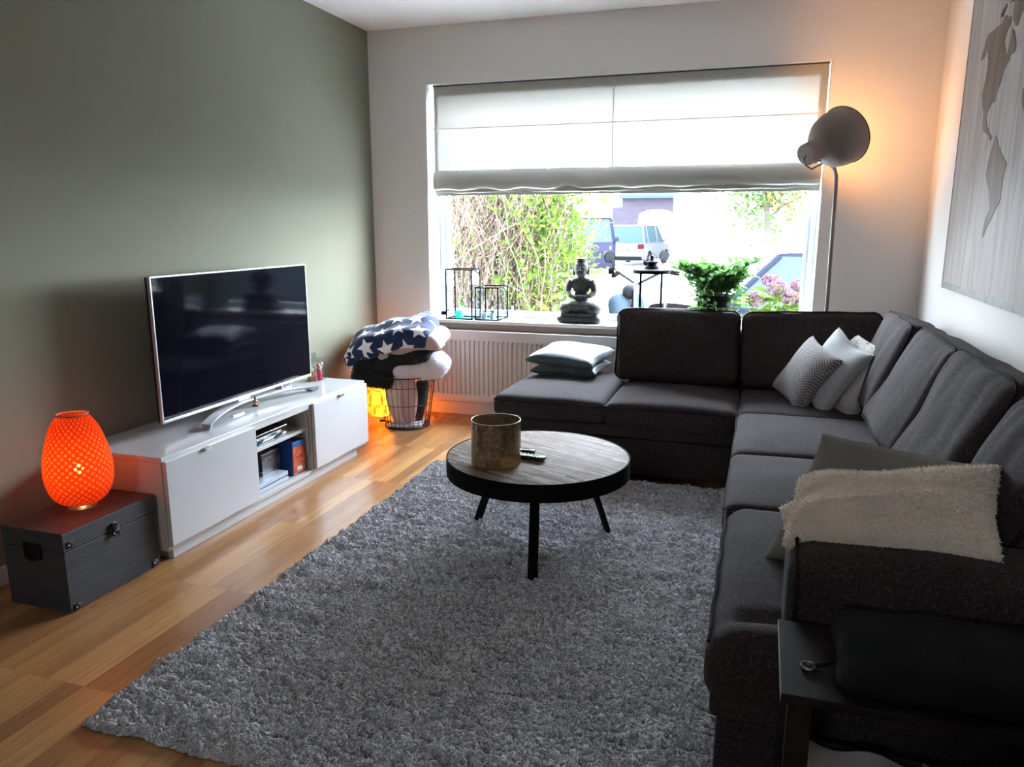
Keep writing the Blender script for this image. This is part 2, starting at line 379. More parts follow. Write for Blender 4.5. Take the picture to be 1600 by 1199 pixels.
# ---------------------------------------------------------------- radiator
def radiator():
    M = simple('radiator_enamel', (.66, .60, .55), .35, var=.02)
    x0, x1, z0, z1, yf = -2.17, .05, .125, .60, D - .115
    r = thing('radiator', 'long ribbed panel radiator under the window sill behind the sofa', 'radiator', ((x0 + x1) / 2, D - .06, z0))
    NX = int((x1 - x0) / .0333); vs = []; fs = []
    zs = [z0 + .0, z0 + .035, z0 + .05, z1 - .075, z1 - .06, z1]; k = 0
    xs = []
    for i in range(NX):
        a = x0 + i * .0333
        xs += [(a + .000, 0), (a + .004, 1), (a + .016, 1), (a + .020, 0)]
    xs.append((x1, 0))
    for x, d in xs:
        for j, z in enumerate(zs):
            dd = d * (0 if j in (0, 1, 4, 5) else 1)
            vs.append((x, yf + dd * .012, z))
    n_ = len(zs)
    for i in range(len(xs) - 1):
        for j in range(n_ - 1): fs.append((i * n_ + j, (i + 1) * n_ + j, (i + 1) * n_ + j + 1, i * n_ + j + 1))
    link('front_panel', vs, fs, M, r)
    b = MB(); b.rbox(x0, x1, yf + .013, D - .03, z1 - .012, z1 + .002, .003).box(x0, x1, yf + .02, yf + .03, z0 + .01, z1 - .013); b.build('top_grille', M, r)
    b = MB(); b.rbox(x0 - .004, x0, yf, D - .03, z0, z1 + .002, .001); b.build('side_panel', M, r)
    b = MB(); b.rbox(x1, x1 + .004, yf, D - .03, z0, z1 + .002, .001); b.build('side_panel', M, r)
    for x in (x0 + .3, x1 - .3): b = MB(); b.box(x - .02, x + .02, D - .034, D - .001, z0 + .1, z1 - .05); b.build('wall_bracket', M, r)
radiator()

# ---------------------------------------------------------------- rug
def rug():
    x0, x1, y0, y1 = -1.625, .02, 1.335, 3.69; st = .0028
    rs = np.random.RandomState(3)
    nx = int((x1 - x0) / st); ny = int((y1 - y0) / st)
    X, Y = np.meshgrid(np.linspace(0, x1 - x0, nx), np.linspace(0, y1 - y0, ny), indexing='ij')
    def vn(X, Y, sc, seed):                     # smooth value noise
        r_ = np.random.RandomState(seed); g_ = r_.rand(200, 260) * 2 - 1
        u = X / sc; v = Y / sc; i = np.floor(u).astype(int); j = np.floor(v).astype(int); fu = u - i; fv = v - j
        fu = fu * fu * (3 - 2 * fu); fv = fv * fv * (3 - 2 * fv); i %= 199; j %= 259
        return (g_[i, j] * (1 - fu) + g_[i + 1, j] * fu) * (1 - fv) + (g_[i, j + 1] * (1 - fu) + g_[i + 1, j + 1] * fu) * fv
    # tufts: elongated, slightly wavy cells, each a rounded curl
    U = X / .0125 + vn(X, Y, .03, 5) * .6; V = Y / .0082 + vn(X, Y, .05, 1) * 1.1 + vn(X, Y, .16, 2) * 2.2
    ci = np.floor(U).astype(int); cj = np.floor(V).astype(int)
    jx = rs.rand(512, 512); jy = rs.rand(512, 512); hh = rs.rand(512, 512); best = np.full(X.shape, 9.); bh = np.zeros(X.shape)
    for di in (-1, 0, 1):
        for dj in (-1, 0, 1):
            a = (ci + di) % 512; b = (cj + dj) % 512
            d = np.hypot(U - (ci + di + jx[a, b]), V - (cj + dj + jy[a, b])); k = d < best
            best = np.where(k, d, best); bh = np.where(k, hh[a, b], bh)
    dome = np.clip(1 - best ** 2 * 1.3, 0, 1)
    rows = vn(X * .35, Y, .034, 11); rows2 = vn(X * .5, Y, .016, 12)
    Z = .019 + .011 * dome * (.35 + 1.0 * bh) + .0085 * rows * 1.25 + .007 * rows2 + .003 * vn(X, Y, .35, 8) + .0018 * vn(X, Y, .006, 20)
    edge = np.minimum.reduce([X, (x1 - x0) - X, Y, (y1 - y0) - Y]); Z *= np.clip(edge / .02, 0, 1) ** .5
    Z = np.maximum(Z, .002)
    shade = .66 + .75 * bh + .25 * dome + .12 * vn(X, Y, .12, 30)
    ox = .0045 * vn(X, Y, .009, 15) + .0035 * vn(X, Y, .02, 16); oy = .0045 * vn(X, Y, .009, 17)
    sk = np.clip(1 - Y / .3, 0, 1) * .03 * (1 - X / (x1 - x0)) ** 4
    VX = x0 + X + ox - .012 * Y + .008 * vn(X, Y, .2, 40) * np.clip(1 - edge / .1, 0, 1); VY = y0 + Y + oy + .012 * vn(X, Y, .09, 41) * np.clip(1 - edge / .1, 0, 1)
    V_ = np.stack([VX, VY, Z], -1).reshape(-1, 3)
    idx = np.arange(nx * ny).reshape(nx, ny)
    F_ = np.stack([idx[:-1, :-1], idx[1:, :-1], idx[1:, 1:], idx[:-1, 1:]], -1).reshape(-1, 4)
    m, n, o = new_mat('shaggy_wool'); at = n.nodes.new('ShaderNodeAttribute'); at.attribute_name = 'shade'
    c = ramp(n, tnoise(n, coords(n), 230, 2), [(.32, (.16, .155, .16)), (.68, (.62, .61, .62))])
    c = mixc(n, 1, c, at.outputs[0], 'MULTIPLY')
    bb = bsdf(n, c, .9, 0, .2, bump(n, tnoise(n, coords(n), 420, 3), .8, .004), sheen=.3); n.links.new(bb.outputs[0], o.inputs[0])
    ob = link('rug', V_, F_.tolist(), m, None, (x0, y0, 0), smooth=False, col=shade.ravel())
    tag(ob, 'grey shaggy rectangular rug on the wooden floor under the round coffee table', 'rug')
    # loose curls that stand out of the pile
    rnd = random.Random(5); vs = []; fs = []; cs = []
    return ob
rug()

# ---------------------------------------------------------------- corner sofa
M_sofa = weave('brown_grey_weave', (.035, .0250, .0250), (.17, .134, .130), f1=420, streak=.48, sheen=.05, bstr=.6)
M_pipe = simple('sofa_piping', (.022, .017, .017), .9, 0, .08, bs=.3, bscale=300)
def path_loop(cx0, cx1, cy0, cy1, z, r, n=8):
    pts = []
    for (px, py, a0) in ((cx1 - r, cy1 - r, 0), (cx0 + r, cy1 - r, 90), (cx0 + r, cy0 + r, 180), (cx1 - r, cy0 + r, 270)):
        for i in range(n + 1):
            a = R(a0 + 90 * i / n); pts.append((px + r * math.cos(a), py + r * math.sin(a), z))
    out = []
    for i, p in enumerate(pts):
        q = pts[(i + 1) % len(pts)]; d = (Vector(q) - Vector(p)).length; s_ = max(1, int(d / .05))
        for j in range(s_): out.append(tuple(Vector(p).lerp(Vector(q), j / s_)))
    return out
def sofa():
    root = thing('corner_sofa', 'large dark brown grey L-shaped corner sofa along the window and the right wall', 'sofa', (.4, 4.2, 0))
    XF, YF = -.066, 3.717
    # bases
    b = MB(); b.rbox(-1.315, .80, YF + .012, 4.60, .035, .225, .012).rbox(-1.318, .80, YF + .004, 4.60, .232, .292, .012); o = b.build('base', M_sofa, root)
    b = MB(); b.rbox(XF + .03, .80, 1.56, 3.75, .035, .225, .012).rbox(XF + .015, .80, 1.545, 3.75, .232, .292, .012); b.build('base', M_sofa, root)
    # feet
    for p in ((-1.25, 3.80), (-1.25, 4.52), (.70, 4.52), (.02, 1.65), (.70, 1.65), (.02, 3.0)):
        b = MB(); b.lathe([(.022, 0), (.028, .036)], 14, c=(p[0], p[1], 0)); b.build('foot', M_pipe, root)
    # back frame
    b = MB(); b.rbox(-.75, .835, 4.50, 4.605, .10, .70, .03, seg=3); b.build('back_frame', M_sofa, root)
    b = MB(); b.rbox(.76, .845, 1.56, 4.50, .10, .72, .03, seg=3); b.build('back_frame', M_sofa, root)
    def seat(x0, x1, y0, y1, z0, z1, seed, crown=.022, pipe=True, bulge=.008, amp=.004, r=.032):
        vs, fs = soft((x1 - x0, y1 - y0, z1 - z0), r, crown, 20, amp, 5, seed, bulge=bulge, M=Matrix.Translation(((x0 + x1) / 2, (y0 + y1) / 2, z0)))
        o = link('seat_cushion', vs, fs, M_sofa, root, smooth=True)
        if pipe:
            pz = z1 - .020
            pts = []
            for p in path_loop(x0 - .003 , x1 + .003, y0 - .003, y1 + .003, pz, r):
                nn = noise.noise_vector(Vector((p[0], p[1], p[2])) * 5); pts.append((p[0] + nn.x * .003, p[1] + nn.y * .003, p[2] + nn.z * .005))
            MB().tube(pts, .0042, 6, closed=True).build('piping', M_pipe, o, sm=60)
        return o
    zt = .408
    seat(-1.320, -.722, YF, 4.55, .29, zt - .002, 1, .020, bulge=.004)          # open end by the radiator
    seat(-.716, -.075, YF - .012, 4.30, .285, zt, 2, .030)
    seat(-.069, .60, YF - .006, 4.30, .285, zt, 3, .024)
    seat(XF - .0, .62, 3.01, 3.700, .285, zt + .006, 4, .024)
    seat(XF - .0, .62, 2.385, 3.004, .285, zt + .006, 5, .024)
    # near seat cushion, sagging and creased in front of the arm
    def fn(p):
        y = p.y
        if p.z > .08:
            cr = math.exp(-((y + .30 - .05 * p.x) / .022) ** 2)
            p.z -= .016 * cr * (1 if p.x > -.30 else .4)
        return p
    vs, fs = soft((.70, .855, .18), .060, .022, 30, .004, 5, 6, fn=fn, bulge=.012, M=Matrix.Translation((XF + .362, 1.530 + .4325, .245)))
    o = link('seat_cushion', vs, fs, M_sofa, root, smooth=True)
    MB().tube([(XF + .006 + .002 * math.sin(i), 1.56 + .81 * i / 24, zt - .004 + .004 * math.sin(i * .8)) for i in range(25)], .0045, 6).build('piping', M_pipe, o, sm=60)
    # arm: rounded block with a welt round its front face
    vs, fs = soft((.735, .225, .56), .055, .010, 26, .004, 4, 7, M=Matrix.Translation((.09 + .3675, 1.550 + .1125, .065)))
    o = link('armrest', vs, fs, M_sofa, root, smooth=True)
    pts = [(.108, 1.556 + .0, .20 + (.36 * i / 8)) for i in range(9)] + [(.108, 1.556 + .05 - .05 * math.cos(a), .56 + .055 * math.sin(a)) for a in np.linspace(.2, PI / 2, 5)] + [(.108, 1.60 + .12 * i / 5, .628) for i in range(1, 6)] + [(.108, 1.735, .60), (.108, 1.772, .55), (.108, 1.774, .45)]
    MB().tube(pts, .0045, 6).build('piping', M_pipe, o, sm=60)
    # back cushions: built lying on their back (x width, y height, z thickness) then stood up and leaned
    def back(w, h, tk, M, seed, slump=0, amp=.010):
        def fn(p):
            yy = p.y / h + .5
            p.z += (1 - yy) * .03 - .01
            if slump:
                k = max(0, .45 - yy); p.z += slump * k * (1 + .25 * math.sin(p.x * 16))
            wr = noise.noise(Vector((p.x * 14, p.y * 3.0, seed))); p.z += .006 * wr * max(0, p.z / tk)
            wr = math.sin(p.x * 70 + 5 * noise.noise(Vector((p.x * 4, p.y * 4, seed)))); p.z += .0016 * wr * max(0, min(1, (yy - .5) * 3)) * (p.z > tk * .4)
            return p
        vs, fs = soft((w, h, tk), .045, .028, 26, amp, 5, seed, fn=fn, M=M)
        o = link('back_cushion', vs, fs, M_sofa, root, smooth=True)
        pts = []
        for p in path_loop(-w / 2 + .004, w / 2 - .004, -h / 2 + .004, h / 2 - .004, 0, .05):
            q = Vector((p[0], p[1], tk - .020)); q += noise.noise_vector(q * 5 + Vector((seed * 7.3, seed, 0))) * amp
            q = fn(q); pts.append(M @ (q + Vector((0, 0, .006))))
        MB().tube(pts, .0048, 6, closed=True).build('piping', M_pipe, o, sm=60)
        return o
    # facing the room (-y): local z -> -y, local y -> up, leaned back
    def m_rear(cx, w, h, lean, yb, z0, roll=0):
        return Matrix.Translation((cx, yb, z0)) @ Matrix.Rotation(R(90 - lean), 4, 'X') @ Matrix.Rotation(R(roll), 4, 'Z') @ Matrix.Translation((0, h / 2, 0))
    back(.672, .405, .225, m_rear(-.428, 0, .405, 9, 4.425, .405), 11)
    back(.70, .415, .215, m_rear(.272, 0, .415, 9, 4.430, .405, 1.8), 12)
    # facing the room (-x)
    def m_side(cy, h, lean, xb, z0, roll=0):
        return Matrix.Translation((xb, cy, z0)) @ Matrix.Rotation(R(-90), 4, 'Z') @ Matrix.Rotation(R(90 - lean), 4, 'X') @ Matrix.Rotation(R(roll), 4, 'Z') @ Matrix.Translation((0, h / 2, 0))
    back(.66, .445, .20, m_side(3.90, .445, 16, .675, .400), 13)
    back(.66, .445, .20, m_side(3.225, .445, 18, .685, .402), 14, slump=.07)
    back(.65, .455, .20, m_side(2.545, .455, 17, .685, .405), 15, slump=.06)
    back(.42, .44, .20, m_side(1.995, .44, 17, .69, .405), 16)
    return root
sofa()

# ---------------------------------------------------------------- tv cabinet
M_lac = simple('white_lacquer', (.50, .495, .50), .22, var=.01, spec=.5)
M_lac2 = simple('white_lacquer_inside', (.50, .48, .46), .45, var=.02)
M_steel = simple('brushed_steel', (.55, .54, .53), .3, 1, var=.05)
M_black = simple('black_plastic', (.012, .012, .014), .35)
M_gloss = simple('black_gloss', (.008, .008, .010), .08)
def cabinet():
    y0, y1, xf, xb = 2.205, 3.772, -2.125, -2.560
    r = thing('tv_cabinet', 'low white lacquered TV cabinet with two doors and an open middle compartment', 'cabinet', ((xf + xb) / 2, (y0 + y1) / 2, 0))
    b = MB(); b.rbox(xb, xf - .018, 2.246, 3.694, 0, .048, .002); b.build('plinth', M_lac, r)
    b = MB(); b.rbox(xb, xf, y0, y1, .048, .066, .002).rbox(xb, xf, y0, y0 + .018, .066, .406, .001).rbox(xb, xf, y1 - .018, y1, .066, .406, .001)
    b.rbox(xb, xf - .001, 2.742, 2.760, .066, .406, .001).rbox(xb, xf - .001, 3.222, 3.240, .066, .406, .001).box(xb, xb + .008, y0 + .018, y1 - .018, .066, .406)
    b.rbox(xb, xf + .001, 2.760, 3.222, .386, .406, .001); b.build('body', M_lac2, r)
    b = MB(); b.rbox(xb, xf + .004, y0, y1, .406, .426, .0025); b.build('top_panel', M_lac, r)
    b = MB(); b.rbox(xf - .33, xf - .03, 2.760, 3.222, .268, .284, .001); b.build('shelf', M_lac2, r)
    for a, c, hy in ((2.209, 2.757, 2.433), (3.226, 3.768, 3.476)):
        b = MB(); b.rbox(xf + .002, xf + .020, a, c, .069, .411, .002); d = b.build('door', M_lac, r)
        b = MB(); b.prism([(xf + .012, .411), (xf + .036, .409), (xf + .034, .399), (xf + .030, .397), (xf + .022, .405), (xf + .012, .4085)], 'y', hy - .018, hy + .018)
        b.build('handle', M_steel, d)['label'] = 'small brushed metal tab handle'
        e = MB(); e.box(xf - .03, xf + .002, a + .002, a + .004, .07, .4)
cabinet()
def tv():
    x, ya, yb, za, zb = -2.345, 2.466, 3.582, .475, 1.090
    r = thing('television', 'flat screen television with a thin silver frame standing on the white cabinet', 'television', (x, (ya + yb) / 2, .427))
    M_sil = simple('silver_frame', (.50, .475, .49), .35, .5, var=.02)
    b = MB(); b.rbox(x - .028, x - .004, ya + .004, yb - .004, za + .004, zb - .004, .004); b.build('housing', M_black, r)
    fr = MB(); w = .0085
    fr.rbox(x - .010, x + .004, ya, ya + w, za, zb, .002).rbox(x - .010, x + .004, yb - w, yb, za, zb, .002).rbox(x - .010, x + .004, ya + w, yb - w, zb - w, zb, .002).rbox(x - .010, x + .004, ya + w, yb - w, za, za + w * 1.5, .002)
    fr.build('bezel', M_sil, r)
    m, n, o = new_mat('dark_screen'); bb = bsdf(n, (.004, .004, .007), .07, 0, .10); n.links.new(bb.outputs[0], o.inputs[0])
    b = MB(); b.box(x - .006, x + .0005, ya + w, yb - w, za + w, zb - w); b.build('screen', m, r)
    # crescent stand
    vs = MB(); N = 30; top = []; 
    import math as mm
    pts = []
    for i in range(N + 1):
        u = i / N * 2 - 1; yy = 3.028 + u * .425; xx = -2.345 + .105 * u * u; pts.append((xx, yy, u))
    V = []; F = []
    for i, (xx, yy, u) in enumerate(pts):
        wd = .030 - .006 * abs(u); zt = .427 + .026 + .016 * (1 - u * u)
        for dx, z in ((-wd, zt - .003), (wd, zt - .003), (wd, zt - .009), (wd * .7, .4275 if abs(u) > .92 else zt - .012), (-wd * .7, .4275 if abs(u) > .92 else zt - .012), (-wd, zt - .009)): V.append((xx + dx, yy, z))
    for i in range(N):
        for k in range(6): F.append((i * 6 + k, i * 6 + (k + 1) % 6, i * 6 + 6 + (k + 1) % 6, i * 6 + 6 + k))
    F += [tuple(range(5, -1, -1)), tuple(N * 6 + k for k in range(6))]
    vs.add(V, F).build('stand', simple('satin_silver', (.42, .43, .46), .4, .5, var=.03), r, sm=30)
    b = MB(); b.rbox(x - .05, x - .012, 2.985, 3.06, .455, .52, .004); b.build('neck', M_sil, r)
    b = MB(); b.rbox(x - .022, x + .003, 2.955, 3.045, .466, .476, .002); b.build('sensor_strip', simple('pale_plastic', (.75, .73, .78), .3), r)
    b = MB(); b.rbox(x - .085, x - .045, 2.905, 2.965, .50, .56, .004); b.build('connector', M_black, r)
tv()
# small things on the cabinet
def figurine():
    M = simple('bronze', (.16, .10, .075), .3, .8)
    b = MB(); c = (-2.315, 3.043, .4265)
    b.lathe([(.016, 0), (.017, .004), (.010, .008), (.007, .014), (.0095, .022), (.008, .030), (.004, .034), (.0065, .040), (.0060, .046), (.002, .050), (0, .051)], 20, c=c)
    b.tube([(c[0], c[1] - .008, c[2] + .028), (c[0] + .006, c[1] - .016, c[2] + .018), (c[0] + .008, c[1] - .007, c[2] + .012)], .003, 8)
    b.tube([(c[0], c[1] + .008, c[2] + .028), (c[0] + .006, c[1] + .016, c[2] + .018), (c[0] + .008, c[1] + .007, c[2] + .012)], .003, 8)
    o = b.build('figurine', M, None, c, sm=60); tag(o, 'tiny bronze figurine in front of the television stand', 'figurine')
figurine()
b = MB(); b.rbox(-2.294, -2.276, 2.83, 2.905, .4265, .4315, .001); o = b.build('metal_clip', simple('pale_metal', (.8, .8, .8), .25, .6), None, (-2.285, 2.87, .4265)); tag(o, 'thin pale metal strip lying on the cabinet left of the figurine', 'clip')
def cardbox():
    r = thing('card_box', 'small white printed card box behind the television stand', 'box', (-2.42, 3.43, .4265))
    b = MB(); b.rbox(-2.445, -2.400, 3.385, 3.475, .4265, .470, .001); b.build('carton', simple('white_card', (.75, .70, .80), .5), r)
    b = MB(); b.box(-2.400, -2.3992, 3.397, 3.425, .438, .460).box(-2.400, -2.3992, 3.430, 3.440, .443, .455).box(-2.400, -2.3992, 3.447, 3.463, .438, .462); b.build('print', simple('grey_print', (.25, .22, .32), .5), r)
cardbox()
M_glass = glass_mat('clear_glass', (.93, .96, .96), 1.0, .03)
M_glass_sm = glass_mat('thin_glass', (.965, .98, .985), .8, .02)
def jar():
    c = (-2.392, 3.690, .4265)
    r = thing('candy_jar', 'round lidded glass jar of wrapped sweets at the right end of the cabinet', 'jar', c)
    b = MB(); b.shell([(.055, .001), (.060, .006), (.060, .095), (.054, .106), (.050, .110), (.048, .108), (.052, .104), (.0575, .094), (.0575, .008), (.053, .005), (0.0001, .005), (.0001, .001)], 36, c=c); b.build('glass', M_glass, r, sm=40)
    b = MB(); b.lathe([(.052, .110), (.054, .113), (.053, .118), (.040, .127), (.016, .132), (.010, .136), (.018, .145), (.017, .153), (.008, .158), (0, .158)], 32, c=c); b.build('lid', glass_mat('lid_glass', (.80, .85, .83), 2.2, .08), r, sm=40)
    rnd = random.Random(2)
    for i, (dx, dy, z, sc, colr) in enumerate([(-.02, -.024, .012, 1, (.75, .55, .12)), (-.022, .000, .042, 1, (.70, .62, .35)), (.020, .020, .012, 1.1, (.75, .04, .10)), (.022, .018, .045, 1.1, (.80, .08, .14)), (.014, -.020, .014, 1, (.75, .15, .20)), (-.016, -.02, .066, 1, (.45, .33, .24)), (.02, .02, .078, .8, (.8, .2, .15)), (-.02, .028, .02, .9, (.50, .25, .08))]):
        vs, fs = pillow(.045 * sc, .030 * sc, .024 * sc, 8, .12, .004, 30, i, M=rotm((c[0] + dx, c[1] + dy, c[2] + z), rnd.uniform(-1, 1), rnd.uniform(.6, 2), rnd.uniform(0, 3)))
        o = link('wrapped_sweet', vs, fs, simple('wrapper_%d' % i, colr, .25, bs=.5, bscale=200), None, (c[0] + dx, c[1] + dy, c[2] + z), smooth=True)
        nm = ['golden', 'pale yellow', 'dark pink', 'bright pink', 'rose red', 'brown', 'orange red', 'amber'][i]
        tag(o, '%s wrapped sweet inside the round glass jar' % nm, 'sweet', 'sweets in the glass jar')
jar()
# contents of the open compartment
def compartment():
    r = thing('disc_player', 'black and silver disc player on the upper shelf of the cabinet', 'disc player', (-2.30, 2.93, .284))
    b = MB(); b.rbox(-2.44, -2.190, 2.775, 3.115, .284, .330, .003); b.build('housing', M_gloss, r)
    b = MB(); b.rbox(-2.190, -2.170, 2.775, 3.075, .286, .302, .002); b.build('front_panel', simple('silver_panel', (.35, .38, .42), .25, .6), r)
    b = MB(); b.box(-2.1895, -2.1875, 2.775, 3.060, .311, .3135); b.build('trim_line', M_steel, r)
    for yy in (2.83, 2.985):
        b = MB()
        b.prism([(yy, .286), (yy + .055, .300), (yy + .075, .312), (yy + .03, .312), (yy - .02, .300)], 'x', -2.1705, -2.1690); b.build('smoked_window', simple('smoked', (.02, .05, .07), .1), r)
    r = thing('game_console', 'flat white and grey games console with a dark centre band on the cabinet floor', 'console', (-2.27, 2.90, .066))
    b = MB(); b.rbox(-2.43, -2.150, 2.765, 3.040, .068, .087, .002).rbox(-2.43, -2.150, 2.765, 3.040, .093, .114, .002); b.build('housing', simple('pale_grey_plastic', (.42, .47, .56), .3), r)
    b = MB(); b.rbox(-2.425, -2.1545, 2.768, 3.036, .087, .093, .001); b.build('centre_band', M_black, r)
    r = thing('game_controller', 'dark games controller lying on top of the white console', 'controller', (-2.22, 2.85, .114))
    b = MB(); b.tube([(-2.20, 2.79, .128), (-2.24, 2.815, .135), (-2.25, 2.85, .136), (-2.24, 2.885, .135), (-2.20, 2.91, .128)], [.012, .019, .018, .019, .012], 12); b.build('shell', simple('charcoal_plastic', (.03, .032, .035), .2), r, sm=60)
    for yy in (2.825, 2.875):
        b = MB(); b.lathe([(.005, 0), (.004, .006), (.008, .010), (.007, .013), (0, .014)], 14, c=(-2.232, yy, .150)); b.build('thumb_stick', simple('stick', (.5, .52, .55), .3), r, sm=50)
    b = MB(); b.prism([(2.768, .116), (2.806, .126), (2.792, .102)], 'x', -2.1485, -2.1470); o = b.build('price_tag', simple('white_tag', (.8, .8, .85), .4), None, (-2.148, 2.787, .116)); tag(o, 'small white card tag hanging at the left end of the console', 'tag')
    # game cases stood at the right
    def case(label, y, w, hgt, lean, cover, toptint, xx=-2.155, dark=False, rz=0):
        r = thing('game_case', label, 'game case', (xx, y, .067), rz, 'game cases in the open compartment')
        M = Matrix.Rotation(lean, 4, 'X')
        b = MB(); b.rbox(-.135, 0, 0, w, 0, hgt, .003, M=M); b.build('case', toptint, r, local=True)
        m, n, o = new_mat('cover_art'); v = coords(n, 'Object', (1, 1, 1))
        c = ramp(n, tnoise(n, v, 26, 4, .6, 1.2), cover); bb = bsdf(n, c, .2); n.links.new(bb.outputs[0], o.inputs[0])
        b = MB(); b.box(0, .0012, .004, w - .004, .004, hgt * .84, M=M); b.build('cover', m, r, local=True)
        if not dark:
            b = MB()
            for k in range(3): b.box(.0013, .0020, w * (.34 + .13 * k), w * (.43 + .13 * k), .022, .040, M=M)
            b.build('cover_lettering', simple('white_ink', (.8, .85, .8), .4), r, local=True)
        b = MB(); b.box(0, .0014, .002, w - .002, hgt * .85, hgt - .002, M=M); b.build('header_band', simple('header', (.03, .10, .35) if not dark else (.03, .03, .03), .2), r, local=True)
    case('games case with a red and orange cover and blue header standing upright', 3.088, .112, .170, -.03, [(.25, (.12, .01, .01)), (.45, (.40, .03, .015)), (.62, (.60, .16, .04)), (.75, (.10, .03, .04))], simple('blue_case', (.02, .05, .20), .15))
    case('dark games case with a shadowy group picture leaning behind the console', 2.925, .150, .150, .0, [(.3, (.02, .025, .03)), (.5, (.10, .11, .12)), (.6, (.03, .03, .03)), (.8, (.20, .17, .17))], simple('dark_case', (.02, .02, .025), .2), xx=-2.215, dark=True)
    case('black games case furthest left behind the controller', 2.790, .125, .150, .0, [(.3, (.015, .02, .02)), (.55, (.04, .05, .05)), (.8, (.10, .10, .09))], simple('dark_case2', (.03, .03, .03), .2), xx=-2.265, dark=True)
    b = MB(); b.tube([(-2.133, 3.20, .390), (-2.131, 3.207, .30), (-2.130, 3.204, .16), (-2.131, 3.196, .135)], .0016, 6); o = b.build('cable', M_black, None, (-2.13, 3.2, .13), sm=60); tag(o, 'thin black cable hanging at the right side of the open compartment', 'cable')
compartment()

# ---------------------------------------------------------------- wooden trunk and woven lamp
def trunk():
    x0, x1, y0, y1, h = -2.425, -2.155, 1.779, 2.190, .284
    m, n, o = new_mat('stained_wood'); v = coords(n, 'Object', (14, 1.6, 1.6))
    c = ramp(n, tnoise(n, v, 6, 5, .6, .5), [(.3, (.02, .02, .02)), (.7, (.04, .04, .04))]); bb = bsdf(n, c, .55, 0, .4, bump(n, tnoise(n, v, 12, 3), .25, .003)); n.links.new(bb.outputs[0], o.inputs[0])
    m2, n, o = new_mat('stained_wood_front'); v = coords(n, 'Object', (1.6, 1.6, 14))
    c = ramp(n, tnoise(n, v, 6, 5, .6, .5), [(.3, (.038, .038, .042)), (.7, (.062, .062, .068))]); bb = bsdf(n, c, .6, 0, .4, bump(n, tnoise(n, v, 12, 3), .25, .003)); n.links.new(bb.outputs[0], o.inputs[0])
    r = thing('storage_trunk', 'small dark grey wooden trunk with metal latch standing left of the white cabinet', 'trunk', ((x0 + x1) / 2, (y0 + y1) / 2, 0))
    b = MB(); b.rbox(x0, x1, y0, y1, .002, .218, .003); b.build('body', m2, r)
    b = MB(); b.rbox(x0, x1 + .001, y0 - .001, y1 + .001, .220, h, .003); b.build('lid', m2, r)
    mt = simple('lid_lamplight_red', (.07, .030, .026), .5, var=.2, nscale=12)  # reddish cast of the lamp on the lid, put into the colour
    b = MB(); b.box(x0 + .003, x1 - .002, y0 + .002, y1 - .002, h, h + .0012); b.build('lid_top', mt, r)
    mm = simple('aged_iron', (.05, .045, .045), .3, .9)
    b = MB(); b.lathe([(.026, 0), (.026, .003), (.022, .006), (.012, .007), (0, .007)], 28, M=rotm((x1 + .001, 1.987, .225), 0, R(90), 0)); b.rbox(x1 + .006, x1 + .013, 1.974, 2.000, .205, .250, .003)
    b.tube([(x1 + .012, 1.975, .216), (x1 + .018, 1.978, .203), (x1 + .018, 1.996, .203), (x1 + .012, 1.999, .216)], .003, 8); lt = b.build('latch', mm, r, sm=40)
    for yy, zz in ((1.804, .238), (1.806, .012), (2.160, .016)):
        b = MB(); b.rbox(x1, x1 + .003, yy - .014, yy + .010, zz - .010 if zz > .1 else .003, zz + .014, .001); cb = b.build('corner_bracket', mm, r)
        b = MB()
        for dy, dz in ((-.004, .002), (.005, .010)): b.lathe([(.0040, 0), (.0030, .0022), (0, .003)], 10, M=rotm((x1 + .003, yy + dy, zz + dz), 0, R(90), 0))
        b.build('stud', simple('bright_stud', (.6, .6, .6), .25, 1), cb)
    b = MB(); b.box(-2.330, -2.250, y0 - .004, y0, .185, .240); hb = b.build('handle_plate', mm, r)
    b = MB(); b.tube([(-2.325, y0 - .006, .215), (-2.322, y0 - .010, .190), (-2.290, y0 - .012, .180), (-2.258, y0 - .010, .190), (-2.255, y0 - .006, .215)], .004, 8); b.build('handle', mm, r, sm=50)
trunk()
